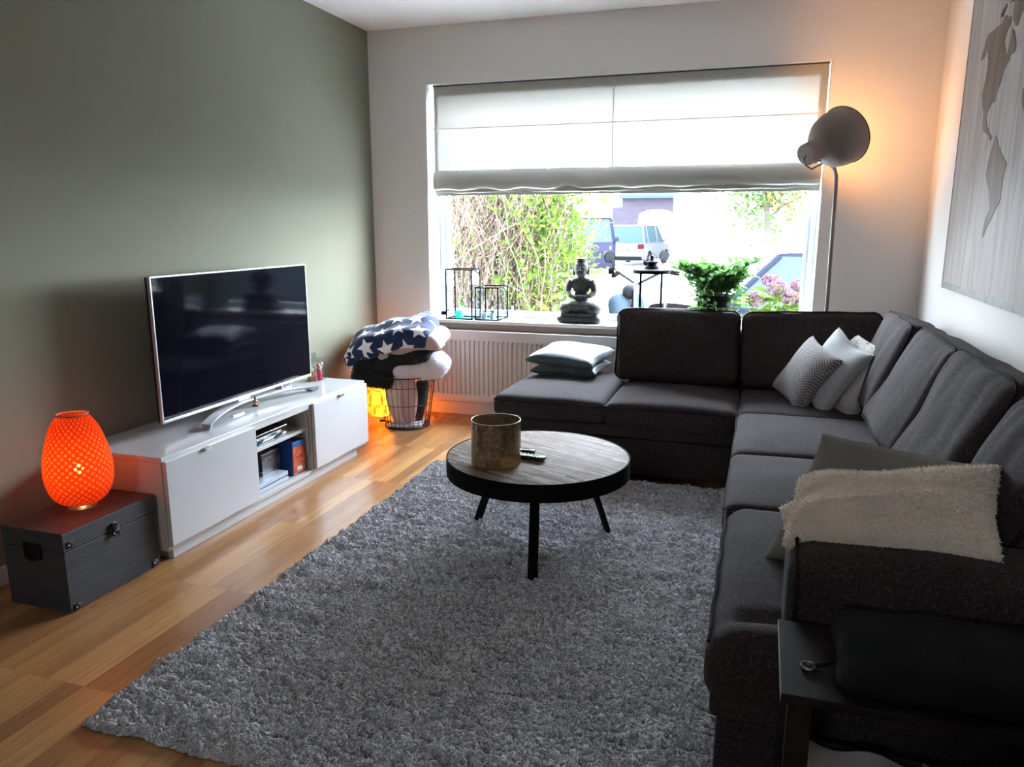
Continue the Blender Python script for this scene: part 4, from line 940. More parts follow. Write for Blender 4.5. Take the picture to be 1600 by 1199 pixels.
# ---------------------------------------------------------------- map canvas on the right wall
def canvas():
    r = thing('map_canvas', 'large canvas with a faded brown world map on pale planks on the right wall', 'picture', (.84, 3.05, 1.0))
    m, n, o = new_mat('whitewashed_planks'); v = coords(n, 'Object', (1, 1, .05))
    st = tnoise(n, v, 34, 5, .65); st2 = tnoise(n, coords(n, 'Object', (1, 1, .10)), 9, 3)
    c = ramp(n, st, [(.3, (.25, .205, .18)), (.5, (.34, .295, .265)), (.7, (.40, .355, .325))])
    c = mixc(n, math_(n, 'MULTIPLY', ramp(n, st2, [(.60, (0, 0, 0)), (.64, (1, 1, 1)), (.68, (0, 0, 0))]), .55), c, (.20, .15, .135))
    bb = bsdf(n, c, .7, 0, .3); n.links.new(bb.outputs[0], o.inputs[0])
    b = MB(); b.rbox(.8205, .8495, 2.0, 4.112, 1.001, 2.36, .002); b.build('canvas', m, r)
    mm, n, o = new_mat('faded_brown_ink'); c = ramp(n, tnoise(n, coords(n, 'Object', (1, 1, .2)), 18, 4), [(.3, (.105, .070, .050)), (.7, (.19, .14, .105))]); bb = bsdf(n, c, .7, 0, .3); n.links.new(bb.outputs[0], o.inputs[0])
    NA = [(3.58, 2.054), (3.704, 2.059), (3.775, 2.06), (3.801, 2.038), (3.815, 2.016), (3.852, 1.976), (3.82, 1.973), (3.753, 1.988), (3.723, 1.948), (3.724, 1.899), (3.751, 1.855), (3.767, 1.819), (3.72, 1.763), (3.693, 1.722), (3.688, 1.684), (3.647, 1.66), (3.579, 1.641), (3.552, 1.617), (3.528, 1.629), (3.558, 1.645), (3.619, 1.676), (3.65, 1.716), (3.627, 1.744), (3.591, 1.766), (3.545, 1.762), (3.536, 1.79), (3.498, 1.825), (3.472, 1.861), (3.441, 1.883), (3.414, 1.889), (3.411, 1.905), (3.348, 1.915), (3.352, 1.937), (3.4, 1.991), (3.425, 2.002), (3.433, 1.976), (3.446, 1.94), (3.458, 1.92), (3.487, 1.949), (3.514, 1.977), (3.497, 2.007), (3.463, 2.022), (3.452, 2.041), (3.526, 2.073), (3.565, 2.068)]
    SA = [(3.482, 1.632), (3.526, 1.552), (3.551, 1.486), (3.461, 1.413), (3.434, 1.354), (3.485, 1.286), (3.492, 1.242), (3.395, 1.31), (3.301, 1.384), (3.303, 1.459), (3.277, 1.51), (3.387, 1.573)]
    GR = [(3.435, 2.07), (3.42, 2.14), (3.36, 2.20), (3.25, 2.19), (3.22, 2.12), (3.29, 2.05), (3.333, 2.029), (3.343, 2.01), (3.386, 2.001), (3.43, 2.036)]
    AF = [(3.199, 1.755), (3.19, 1.71), (3.12, 1.66), (3.03, 1.63), (3.0, 1.55), (2.95, 1.46), (2.90, 1.35), (2.82, 1.38), (2.78, 1.52), (2.70, 1.62), (2.72, 1.70), (2.82, 1.80), (2.95, 1.82), (3.10, 1.82)]
    EU = [(3.17, 1.86), (3.05, 1.85), (2.90, 1.87), (2.78, 1.86), (2.55, 1.72), (2.45, 1.80), (2.30, 1.72), (2.15, 1.86), (2.12, 2.08), (2.45, 2.17), (2.85, 2.14), (3.02, 2.06), (3.10, 1.95)]
    AU = [(2.33, 1.45), (2.20, 1.50), (2.10, 1.42), (2.14, 1.34), (2.28, 1.34)]
    names = ['land', 'land', 'land', 'land', 'land', 'land']
    rnd = random.Random(4)
    def rough(poly):
        out = []
        for i, p in enumerate(poly):
            q = poly[(i + 1) % len(poly)]; out.append(p); d = math.hypot(q[0] - p[0], q[1] - p[1]); k = int(d / .03)
            for j in range(1, k + 1):
                t_ = j / (k + 1); out.append((p[0] + (q[0] - p[0]) * t_ + rnd.gauss(0, .004), p[1] + (q[1] - p[1]) * t_ + rnd.gauss(0, .004)))
        return out
    for P in (NA, SA, GR, AF, EU, AU):
        P = rough(P)
        b = MB(); b.prism(P, 'x', .8192, .8204); b.build('land_shape', mm, r)
    isl = MB()
    for i in range(26):
        y, z = rnd.uniform(3.30, 3.60), rnd.uniform(2.08, 2.24); a = rnd.uniform(.006, .026); P = [(y + a * rnd.uniform(.6, 1.2) * math.cos(k), z + a * .6 * rnd.uniform(.6, 1.2) * math.sin(k)) for k in np.linspace(0, 2 * PI, 9)[:-1]]
        isl.prism(P, 'x', .8192, .8204)
    o = isl.build('islands', mm, r); o['kind'] = 'stuff'
    b = MB(); b.box(.8198, .8206, 2.0, 4.108, 1.003, 1.032); b.build('bottom_edge_print', simple('grey_green_edge', (.22, .22, .18), .7, var=.25, nscale=30), r)
    b = MB(); b.box(.8206, .8495, 4.110, 4.1135, 1.001, 2.36).box(.8198, .8206, 4.098, 4.110, 1.003, 2.36); b.build('side_edge_print', simple('plum_edge', (.07, .045, .06), .6), r)
canvas()

# ---------------------------------------------------------------- floor lamp in the corner
def floor_lamp():
    px_, py_ = .372, 4.700
    M = simple('taupe_metal', (.19, .155, .135), .55, .0, .2, var=.04)
    r = thing('floor_lamp', 'dark taupe metal floor lamp with a bell shade turned towards the corner behind the sofa', 'lamp', (px_, py_, 0))
    b = MB(); b.lathe([(.09, .001), (.092, .012), (.08, .018), (.014, .022), (.012, .04)], 32, c=(px_, py_, 0)); b.build('base', M, r, sm=40)
    b = MB(); pts = [(px_, py_, .02), (px_ - .006, py_, .8), (px_ - .014, py_ - .02, 1.50), (px_ - .018, py_ - .035, 1.56), (px_ - .035, py_ - .07, 1.60), (px_ - .075, py_ - .17, 1.625), (px_ - .098, py_ - .215, 1.632)]
    b.tube(pts, .0105, 12); b.build('pole', M, r, sm=50)
    ax = Vector((.60, .66, .36)).normalized(); cap = Vector((.175, 4.312, 1.645))
    Mx = basis(cap, ax, (0, 0, 1))
    # bell shade: local z along the axis, from the cap to the open rim
    out = [(.0, 0), (.052, 0), (.056, .004), (.056, .010), (.060, .10), (.064, .112), (.080, .128), (.112, .158), (.134, .195), (.146, .245), (.150, .300), (.152, .306)]
    prof = out + [(.149, .306), (.147, .298), (.143, .245), (.131, .197), (.109, .161), (.078, .132), (.060, .116), (.0, .110)]
    vs = []; fs = []; n_ = 56
    b = MB(); b.lathe([(.052, .0), (.056, .004), (.056, .010), (.060, .10), (.064, .112), (.080, .128), (.112, .158), (.134, .195), (.146, .245), (.150, .300)], n_, M=Mx)
    # replace caps: shell with inner wall
    b = MB(); b.shell([(.058, .100), (.062, .112), (.080, .128), (.112, .158), (.134, .195), (.146, .245), (.150, .304), (.1475, .304), (.143, .246), (.131, .198), (.109, .162), (.078, .133), (.055, .116)], n_, M=Mx); b.build('lamp_shade', M, r, sm=40)
    b = MB(); b.lathe([(0.0, 0), (.052, 0), (.0555, .003), (.0555, .085), (.060, .106), (.050, .112), (0, .112)], 40, M=Mx); hd = b.build('socket_housing', M, r, sm=35)
    b = MB(); b.tube([Mx @ Vector((.1505 * math.cos(a), .1505 * math.sin(a), .304)) for a in np.linspace(0, 2 * PI, 57)[:-1]], .0028, 6, closed=True); b.build('shade_rim', M_black, r, sm=60)
    b = MB(); j = Vector((px_ - .10, py_ - .22, 1.632)); s0 = Mx @ Vector((0, -.05, .055))
    b.tube([j + Vector((-.02, -.016, -.006)), j + Vector((.022, .014, .0))], .013, 14); jt = b.build('joint', simple('chrome', (.5, .5, .52), .12, 1), r, sm=40)
    b = MB(); b.tube([j, s0, Mx @ Vector((0, -.061, .06))], .007, 8); b.build('bracket', M_black, r, sm=50)
    b = MB(); b.tube([Mx @ Vector((-.004, -.004, -.002)), Mx @ Vector((.002, -.012, -.016)), Mx @ Vector((-.006, -.045, -.022)), Mx @ Vector((-.010, -.078, .008)), j + Vector((-.01, 0, -.02)), j + Vector((.02, .01, -.022))], .0042, 8); b.build('cord', M_black, r, sm=60)
    m, n, o = new_mat('warm_bulb_glow'); e = n.nodes.new('ShaderNodeEmission'); inp(n, e.inputs[0], (1, .62, .28)); e.inputs[1].default_value = 25; n.links.new(e.outputs[0], o.inputs[0])
    b = MB(); b.lathe([(.014, .113), (.016, .135), (.030, .165), (.032, .185), (.022, .208), (0, .215)], 24, M=Mx); b.build('light_bulb', m, r, sm=80)
    L = bpy.data.lights.new('floor_lamp_light', 'POINT'); L.energy = 2.7; L.color = (1, .42, .10); L.shadow_soft_size = .035
    lo = bpy.data.objects.new('floor_lamp_light', L); COL.objects.link(lo); lo.location = Mx @ Vector((0, 0, .252))
floor_lamp()

# ---------------------------------------------------------------- things on the window sill
SZ = WZ0 + .0005
def terrarium(label, x0, x1, y0, y1, h):
    r = thing('glass_box', label, 'glass box', ((x0 + x1) / 2, (y0 + y1) / 2, SZ), 0, 'open glass boxes on the sill'); e = .0036
    M = simple('black_edge', (.004, .004, .005), .8, 0, .05)
    b = MB()
    for x in (x0, x1):
        for y in (y0, y1): b.box(x - e, x + e, y - e, y + e, SZ, SZ + h)
    for z in (SZ + e, SZ + h - e):
        for y in (y0, y1): b.box(x0, x1, y - e, y + e, z - e, z + e)
        for x in (x0, x1): b.box(x - e, x + e, y0, y1, z - e, z + e)
    b.build('frame', M, r)
    for nm, a in (('pane', (x0 + .001, x1 - .001, y0 - .001, y0 + .001)), ('pane', (x0 + .001, x1 - .001, y1 - .001, y1 + .001)), ('pane', (x0 - .001, x0 + .001, y0, y1)), ('pane', (x1 - .001, x1 + .001, y0, y1))):
        b = MB(); b.box(*a, SZ + e, SZ + h - e); b.build(nm, M_glass_sm, r)
    b = MB(); b.box(x0, x1, y0, y1, SZ + .001, SZ + .004); b.build('bottom_pane', glass_mat('teal_edge_glass', (.55, .75, .75), 1), r)
terrarium('taller open glass box with black edges at the left end of the window sill', -2.028, -1.842, 4.765, 4.925, .337)
terrarium('shorter open glass box with black edges beside the taller one on the sill', -1.815, -1.655, 4.762, 4.962, .222)
m, n, o = new_mat('turquoise_wax'); tl = n.nodes.new('ShaderNodeBsdfTranslucent'); inp(n, tl.inputs[0], (.10, .75, .62)); pb = bsdf(n, (.08, .60, .50), .4); n.links.new(mixsh(n, .4, pb.outputs[0], tl.outputs[0]), o.inputs[0])
b = MB(); c = (-1.955, 4.82, SZ + .0045); b.lathe([(.022, 0), (.027, .004), (.027, .046), (.024, .050), (.004, .049), (.001, .049), (.0008, .055), (0, .055)], 28, c=c); o = b.build('candle', m, None, c, sm=40); tag(o, 'turquoise candle inside the taller glass box', 'candle')
def small_pot(label, x, y, kind):
    c = (x, y, SZ + .0045); r = thing('plant_pot', label, 'plant', c, 0, 'little pots in the shorter glass box')
    b = MB(); b.shell([(.017, 0), (.0225, .040), (.0235, .044), (.021, .044), (.0205, .038), (.0001, .036), (.0001, 0)], 24, c=c); b.build('pot', simple('pale_blue_pot', (.42, .50, .56), .4), r, sm=40)
    if kind:
        b = MB()
        for k in range(7):
            a = k * .9; b.tube([(x, y, c[2] + .036), (x + .006 * math.cos(a), y + .006 * math.sin(a), c[2] + .055), (x + (.010 + .002 * k) * math.cos(a), y + (.010 + .002 * k) * math.sin(a), c[2] + .062 + .002 * (k % 3))], [.003, .004, .002], 7)
        b.build('cactus', simple('dark_succulent', (.035, .045, .035), .6), r, sm=60)
    else:
        b = MB(); b.lathe([(.003, .036), (.004, .05), (.006, .058), (.005, .066), (.002, .072), (0, .073)], 14, c=c); b.build('cactus', simple('pink_cactus', (.30, .12, .10), .6), r, sm=60)
small_pot('pale blue pot with a pinkish cactus bud, left one in the shorter glass box', -1.768, 4.80, 0)
small_pot('pale blue pot with a dark spiky succulent, right one in the shorter glass box', -1.706, 4.80, 1)

def blob(name, parts, mat, parent, voxel=.004, smooth_it=6):
    """continuous surface grown from overlapping ellipsoids and tapering tubes"""
    b = MB()
    for p in parts:
        if p[0] == 'e':
            _, c, rad, rot = p; prof = [(math.sin(a), -math.cos(a)) for a in np.linspace(0, PI, 13)]; prof[0] = (0, -1); prof[-1] = (0, 1)
            b.lathe([(max(0, q[0]), q[1]) for q in prof], 20, M=Matrix.Translation(c) @ Euler(rot).to_matrix().to_4x4() @ Matrix.Diagonal((*rad, 1)))
        else: b.tube(p[1], p[2], 12)
    tmp = b.build('tmp', mat); md = tmp.modifiers.new('r', 'REMESH'); md.mode = 'VOXEL'; md.voxel_size = voxel
    s_ = tmp.modifiers.new('s', 'SMOOTH'); s_.iterations = smooth_it; s_.factor = .5
    dg = bpy.context.evaluated_depsgraph_get(); me = tmp.evaluated_get(dg).to_mesh(); vs = [v.co.copy() for v in me.vertices]; fs = [tuple(p.vertices) for p in me.polygons]
    tmp.evaluated_get(dg).to_mesh_clear(); bpy.data.objects.remove(tmp)
    return link(name, vs, fs, mat, parent, smooth=True)
def statue():
    cx, cy, z = -1.116, 4.862, SZ
    r = thing('buddha_statue', 'dark stone seated Buddha statue in the middle of the window sill', 'statue', (cx, cy, z))
    M = simple('weathered_stone', (.060, .060, .054), .6, 0, .2, var=.35, nscale=40, bs=.5, bscale=90)
    V = lambda x, y, zz: Vector((cx + x, cy + y, z + zz))
    P = [('e', V(0, .005, .098), (.122, .060, .044), (0, 0, 0)),
         ('e', V(-.092, -.016, .094), (.050, .055, .044), (0, 0, 0)), ('e', V(.092, -.016, .094), (.050, .055, .044), (0, 0, 0)),
         ('t', [V(-.10, -.02, .100), V(-.05, -.045, .112), (V(.0, -.058, .112)), V(.055, -.055, .112), V(.080, -.05, .106)], [.034, .032, .026, .018, .012]),
         ('t', [V(.10, -.02, .100), V(.05, -.040, .112), V(.0, -.050, .120), V(-.055, -.052, .124), V(-.080, -.048, .120)], [.034, .032, .026, .018, .012]),
         ('e', V(0, .012, .165), (.050, .036, .060), (0, 0, 0)), ('e', V(0, .008, .235), (.060, .037, .055), (0, 0, 0)), ('e', V(0, .010, .272), (.072, .031, .026), (0, 0, 0)),
         ('t', [V(-.062, .008, .275), V(-.082, .010, .235), V(-.088, .004, .195)], [.026, .023, .019]), ('t', [V(.062, .008, .275), V(.082, .010, .235), V(.088, .004, .195)], [.026, .023, .019]),
         ('t', [V(-.088, .004, .196), V(-.062, -.030, .176), V(-.030, -.046, .168)], [.019, .016, .012]), ('t', [V(.088, .004, .196), V(.062, -.030, .176), V(.030, -.046, .168)], [.019, .016, .012]),
         ('t', [V(-.035, -.046, .168), V(0, -.054, .164), V(.024, -.052, .165)], [.012, .012, .008]), ('t', [V(.035, -.046, .172), V(0, -.052, .174), V(-.024, -.050, .174)], [.012, .011, .007]),
         ('t', [V(0, .008, .290), V(0, .004, .318)], [.028, .026]),
         ('e', V(0, 0, .352), (.047, .046, .055), (0, 0, 0)), ('e', V(0, -.024, .335), (.033, .025, .032), (0, 0, 0)),
         ('t', [V(0, -.044, .364), V(0, -.053, .345), V(0, -.050, .340)], [.005, .0068, .0075]),
         ('e', V(0, -.047, .323), (.010, .004, .0030), (0, 0, 0)), ('e', V(-.018, -.043, .359), (.008, .004, .003), (0, 0, 0)), ('e', V(.018, -.043, .359), (.008, .004, .003), (0, 0, 0)),
         ('t', [V(-.047, .002, .372), V(-.050, .0, .345), V(-.048, -.002, .308)], [.005, .006, .008]), ('t', [V(.047, .002, .372), V(.050, .0, .345), V(.048, -.002, .308)], [.005, .006, .008])]
    blob('figure', P, M, r, .0030, 3)
    b = MB(); b.lathe([(.030, .392), (.034, .400), (.024, .408), (0, .410)], 24, c=(cx, cy, z)); hh = b.build('topknot', M, r, sm=50)
    b = MB(); b.lathe([(.026, .408), (.036, .413), (.034, .418), (.020, .416), (0, .416)], 24, c=(cx, cy, z)); b.build('incense_dish', simple('ash_dish', (.20, .18, .17), .7, bs=.6, bscale=150), r, sm=50)
    vs, fs = soft((.288, .150, .046), .022, .003, 22, .003, 20, 3, M=Matrix.Translation((cx, cy + .002, z)))
    link('plinth', vs, fs, M, r, smooth=True)
    vs, fs = soft((.240, .130, .024), .011, .003, 18, .003, 20, 5, M=Matrix.Translation((cx, cy, z + .042)))
    link('lotus_seat', vs, fs, M, r, smooth=True)
statue()
def lantern():
    cx, cy, z = -.664, 4.872, SZ
    r = thing('glass_lantern', 'round glass lantern with a black metal lid on the sill behind the sofa back', 'lantern', (cx, cy, z)); M = simple('black_lantern_metal', (.005, .005, .006), .75, 0, .06)
    b = MB(); b.lathe([(.112, 0), (.113, .012), (.108, .016), (0, .016)], 40, c=(cx, cy, z)); b.build('base', M, r, sm=40)
    b = MB(); b.shell([(.104, .016), (.1055, .016), (.1055, .335), (.104, .335)], 48, c=(cx, cy, z)); b.build('glass_cylinder', glass_mat('lantern_glass', (.90, .93, .95), 1.0), r, sm=40)
    b = MB(); b.lathe([(.117, .328), (.118, .350), (.100, .355), (.060, .357), (.045, .360), (.046, .368), (.034, .376), (.028, .392), (.042, .396), (.042, .401), (.022, .407), (.012, .412), (.008, .420), (.011, .428), (.009, .436), (0, .440)], 48, c=(cx, cy, z)); b.build('lid', M, r, sm=35)
    for a in (R(-118), R(62)):
        b = MB(); b.tube([(cx + .112 * math.cos(a), cy + .112 * math.sin(a), z + .01), (cx + .112 * math.cos(a), cy + .112 * math.sin(a), z + .34)], .0080, 8); b.build('post', M, r, sm=60)
    b = MB(); b.tube([(cx - .030, cy, z + .385), (cx - .034, cy, z + .43), (cx + .01, cy, z + .455), (cx + .036, cy, z + .42), (cx + .030, cy, z + .385)], .0016, 6); b.build('carry_loop', M, r, sm=60)
lantern()
def leaf(L, Wd, droop=.3, cup=.15):
    vs = [(0, 0, 0)]; sec = [(.25, .75), (.55, 1), (.82, .62)]
    for f_, w in sec: vs += [(f_ * L, -w * Wd / 2, -droop * L * f_ * f_ + cup * Wd), (f_ * L, 0, -droop * L * f_ * f_), (f_ * L, w * Wd / 2, -droop * L * f_ * f_ + cup * Wd)]
    vs.append((L, 0, -droop * L)); F = [(0, 1, 2), (0, 2, 3)]
    for i in range(2): k = 1 + i * 3; F += [(k, k + 3, k + 4, k + 1), (k + 1, k + 4, k + 5, k + 2)]
    F += [(7, 10, 8), (8, 10, 9)]; return [Vector(v) for v in vs], F
def leaf_mat(name, col, trans, tf=.4, rough=.4, spec=0):
    m, n, o = new_mat(name); nz = tnoise(n, coords(n), 18, 3)
    c = ramp(n, nz, [(.3, tuple(x * .6 for x in col)), (.7, tuple(x * 1.35 for x in col))]); b = bsdf(n, c, rough, 0, spec); t_ = n.nodes.new('ShaderNodeBsdfTranslucent')
    inp(n, t_.inputs[0], mixc(n, nz, tuple(x * .8 for x in trans), trans)); n.links.new(mixsh(n, tf, b.outputs[0], t_.outputs[0]), o.inputs[0]); return m
def scatter_leaves(b, pts, rnd, L=(.03, .06), Wr=.45, droop=.3):
    for p, d in pts:
        l = rnd.uniform(*L); vs, F = leaf(l, l * Wr, droop * rnd.uniform(.3, 1.5))
        q = Vector(d).to_track_quat('X', 'Z').to_matrix().to_4x4(); M = Matrix.Translation(p) @ q @ Matrix.Rotation(rnd.uniform(-1, 1), 4, 'X'); b.add(vs, F, M)
def sill_plant():
    cx, cy, z = -.268, 4.872, SZ
    r = thing('potted_plant', 'bushy green leafy plant in a black pot at the right end of the sill', 'plant', (cx, cy, z))
    b = MB(); b.shell([(.082, 0), (.112, .190), (.118, .192), (.118, .204), (.108, .204), (.100, .185), (.0001, .185), (.0001, 0)], 40, c=(cx, cy, z)); b.build('pot', simple('black_pot', (.010, .009, .012), .7, 0, .1), r, sm=40)
    rnd = random.Random(11); st = MB(); pts = []
    for i in range(62):
        a = rnd.uniform(0, 2 * PI); s_ = rnd.random() ** .6; ex = math.cos(a) * (.27 if math.cos(a) > 0 else .25) * s_; ey = math.sin(a) * .085 * s_ - .02; rise = rnd.uniform(.01, .15) + (.08 * s_ if ex > 0 else .05 * s_) ; drp = rnd.random() < .22
        p0 = Vector((cx + ex * .25, cy + ey * .5, z + .19)); p1 = p0 + Vector((ex * .35, ey * .4, rise * .8 + .02)); p2 = Vector((cx + ex * (.6 if drp else 1), cy + (ey - .07 if drp else ey), z + .19 + (.0 if drp else rise) + (-.06 if drp else .02)))
        st.tube([p0, p1, p2], [.0035, .003, .002], 5)
        for k in range(13):
            t_ = .25 + .75 * k / 12; p = p0.lerp(p1, t_ * 2) if t_ < .5 else p1.lerp(p2, t_ * 2 - 1); aa = k * 2.4; d = (p2 - p0).normalized() * .5 + Vector((math.cos(aa), math.sin(aa) * .6, rnd.uniform(-.3, .7))); pts.append((p, d))
    # an upright sprig on the left
    p0 = Vector((cx - .10, cy, z + .2)); p2 = Vector((cx - .185, cy - .01, z + .375)); st.tube([p0, p0.lerp(p2, .5) + Vector((-.02, 0, .0)), p2], [.004, .003, .002], 5)
    for k in range(16): t_ = k / 15; pts.append((p0.lerp(p2, t_), Vector((math.cos(k * 2.4), math.sin(k * 2.4) * .6, .5))))
    st.build('stems', simple('green_stem', (.10, .13, .05), .6), r, sm=60)
    b = MB(); scatter_leaves(b, pts, rnd, (.040, .075), .50, .25)
    b.v = [Vector((v.x, min(v.y, 4.985), v.z)) for v in b.v]
    o = b.build('foliage', leaf_mat('plant_leaf', (.10, .20, .07), (.10, .25, .05), .5, .35, .4), r); o['kind'] = 'stuff'
sill_plant()

# ---------------------------------------------------------------- dark table by the near arm
def side_table():
    r = thing('side_table', 'dark wooden side table with an open lower shelf beside the near sofa arm', 'table', (.41, 1.39, 0))
    M = simple('dark_brown_wood', (.018, .014, .012), .7, 0, .12, var=.3, nscale=14)
    b = MB(); b.rbox(-.333, .36, -.132, .135, .482, .500, .002); b.build('table_top', M, r, local=True)
    b = MB(); b.box(-.3336, -.3328, -.131, .134, .484, .4995); b.build('edge_strip', simple('pale_edge', (.40, .36, .30), .35), r, local=True)  # pale strip along the left edge of the top
    for x in (-.30, .33):
        for y in (-.105, .108): b = MB(); b.rbox(x - .02, x + .02, y - .018, y + .018, .001, .482, .002); b.build('leg', M, r, local=True)
    b = MB(); b.rbox(-.315, .345, -.12, .13, .215, .230, .002); b.build('shelf', M, r, local=True)
    # papers on the shelf
    rnd = random.Random(8)
    def paper(name, label, cat, x0, x1, y0, y1, z0, z1, mat, rz, curl=0):
        c = ((x0 + x1) / 2, (y0 + y1) / 2, z0)
        vs, fs = soft((x1 - x0, y1 - y0, z1 - z0), .0015, 0, 12, .0, 5, 1, fn=(lambda p: (setattr(p, 'z', p.z + curl * max(0, (p.y / (y1 - y0) * 2)) ** 2 * (.5 + .5 * math.sin(p.x * 45)))) or p), M=rotm(c, 0, 0, rz))
        o = link(name, vs, fs, mat, None, c, smooth=False); tag(o, label, cat, 'papers on the lower shelf')
    G = simple('magazine_grey', (.16, .16, .165), .35); Wt = simple('paper_white', (.62, .56, .55), .5); C1 = simple('cover_cream', (.42, .40, .33), .4)
    paper('magazine', 'grey glossy magazine at the bottom of the papers on the lower shelf', 'magazine', .125, .43, 1.30, 1.512, .2305, .242, G, R(1))
    paper('magazine', 'dark covered magazine in the middle of the papers on the lower shelf', 'magazine', .15, .44, 1.29, 1.500, .2425, .254, simple('magazine_dark', (.08, .07, .06), .35), R(-2))
    paper('folded_paper', 'white folded newspaper on top at the left of the lower shelf', 'newspaper', .115, .33, 1.27, 1.468, .2545, .262, Wt, R(-4), .016)
    paper('leaflet', 'pale leaflet with a curled edge on top at the right of the lower shelf', 'leaflet', .34, .47, 1.28, 1.470, .2545, .258, C1, R(-10), .026)
side_table()
def bag():
    c = (.462, 1.385, .5005); r = thing('soft_bag', 'soft black bag lying on the dark side table beside the sofa arm', 'bag', c); M = simple('black_cloth', (.006, .006, .007), .85, 0, .2, bs=.4, bscale=150)
    def fn(p): p.z *= 1 - .25 * max(0, -p.y / .12) ; p.x += .015 * math.sin(p.z * 30); return p
    vs, fs = soft((.60, .235, .065), .030, .012, 24, .008, 9, 4, fn=fn, M=Matrix.Translation(c)); link('bag_body', vs, fs, M, r, smooth=True)
    b = MB(); b.tube([(.125 + .012 * math.cos(a), 1.355 + .013 * math.sin(a), .504) for a in np.linspace(0, 2 * PI, 25)[:-1]], .0028, 6, closed=True); b.build('ring', simple('dull_metal', (.20, .19, .18), .35, .9), r, sm=50)
    b = MB(); b.tube([(.137, 1.357, .505), (.155, 1.362, .509), (.19, 1.365, .53)], .005, 8); b.build('strap', M, r, sm=60)
bag()

# ---------------------------------------------------------------- outdoors
GZ = -.35
struct(MB().box(-60, 60, D + t, 90, GZ - .2, GZ).build('street', simple('pale_paving', (.52, .52, .53), .8, var=.08, nscale=3)))
def hedge():
    rnd = random.Random(21); r = thing('hedge', 'tall tangled bush of brown twigs and yellow green leaves outside the window', 'bush', (-2.7, 7.2, GZ))
    tw = MB(); leaves = []; lv2 = []
    for i in range(2100):
        bx_ = rnd.uniform(-3.25, -1.75); by_ = rnd.uniform(6.4, 7.3); z0 = rnd.uniform(-.35, 1.5); p = Vector((bx_, by_, z0)); d = Vector((rnd.gauss(.05, .35), rnd.gauss(0, .25), rnd.uniform(.5, 1))).normalized()
        pts = [p.copy()]; L = rnd.uniform(.10, .17)
        for k in range(rnd.randint(6, 10)):
            d = (d + Vector((rnd.gauss(0, .2), rnd.gauss(0, .2), rnd.gauss(.05, .15)))).normalized(); p = p + d * L; pts.append(p.copy())
        if max(q.x for q in pts) > -1.5: continue
        r0 = rnd.choice([.003, .0035, .004, .005, .009]); tw.tube(pts, [r0 * (1 - .75 * k / len(pts)) for k in range(len(pts))], 4, cap=False)
        dens = .6 if bx_ > -2.1 else (.12 if bx_ < -3.0 else .03)
        for q in pts[1:]:
            if rnd.random() < dens * .9:
                for _ in range(2): leaves.append((q + Vector((rnd.gauss(0, .05), rnd.gauss(0, .05), rnd.gauss(0, .05))), (rnd.gauss(0, 1), rnd.gauss(0, 1), rnd.gauss(0, .6))))
    for i in range(3800):
        z = rnd.uniform(-.3, 2.3); w = .36 + .12 * math.sin(z * 3); x = -1.80 + rnd.gauss(0, w * .42); y = rnd.gauss(6.9, .4)
        if x > -1.46: continue
        (leaves if rnd.random() < .6 else lv2).append((Vector((x, y, z)), (rnd.gauss(0, 1), rnd.gauss(0, 1), rnd.gauss(0, .6))))
    o = tw.build('twigs', simple('tan_twig', (.105, .078, .058), .9, 0, 0, var=.3, nscale=14), r); o['kind'] = 'stuff'
    b = MB(); scatter_leaves(b, leaves, rnd, (.04, .075), .55, .2); o = b.build('foliage', leaf_mat('hedge_leaf', (.052, .098, .015), (.060, .115, .013), .4), r); o['kind'] = 'stuff'
    b = MB(); scatter_leaves(b, lv2, rnd, (.04, .07), .55, .2); o = b.build('foliage', leaf_mat('hedge_leaf_yellow', (.12, .125, .03), (.125, .13, .028), .4), r); o['kind'] = 'stuff'; o['label'] = 'yellowish leaves'
hedge()
def tree():
    rnd = random.Random(5); r = thing('street_tree', 'small tree with green and orange leaves outside at the right of the window', 'tree', (.02, 14, GZ))
    b = MB(); b.tube([(.02, 14, GZ), (.0, 14, .6), (.03, 14, 1.3), (.0, 14, 1.9), (.05, 14, 2.6)], [.07, .06, .05, .04, .02], 10)
    for k in range(9): a = k * 2.4; b.tube([(.02, 14, 1.4 + .1 * k), (.3 * math.cos(a), 14 + .3 * math.sin(a), 1.65 + .1 * k), (.6 * math.cos(a), 14 + .5 * math.sin(a), 1.8 + .1 * k)], [.02, .014, .006], 6)
    b.build('trunk', simple('pale_bark', (.04, .033, .03), .9, 0, 0), r, sm=60)
    for nm, col, tr_, sh in (('green', (.032, .053, .019), (.036, .06, .017), -.1), ('orange', (.085, .055, .019), (.09, .056, .018), .35)):
        pts = [(Vector((.0 + sh + rnd.gauss(0, .33), 14 + rnd.gauss(0, .4), 2.0 + rnd.gauss(0, .36))), (rnd.gauss(0, 1), rnd.gauss(0, 1), rnd.gauss(0, 1))) for _ in range(1500 if nm == 'green' else 700)]
        b = MB(); scatter_leaves(b, pts, rnd, (.06, .12), .6, .2); o = b.build('foliage', leaf_mat('tree_leaf_' + nm, col, tr_, .4), r); o['kind'] = 'stuff'; o['label'] = nm + ' leaves'
tree()
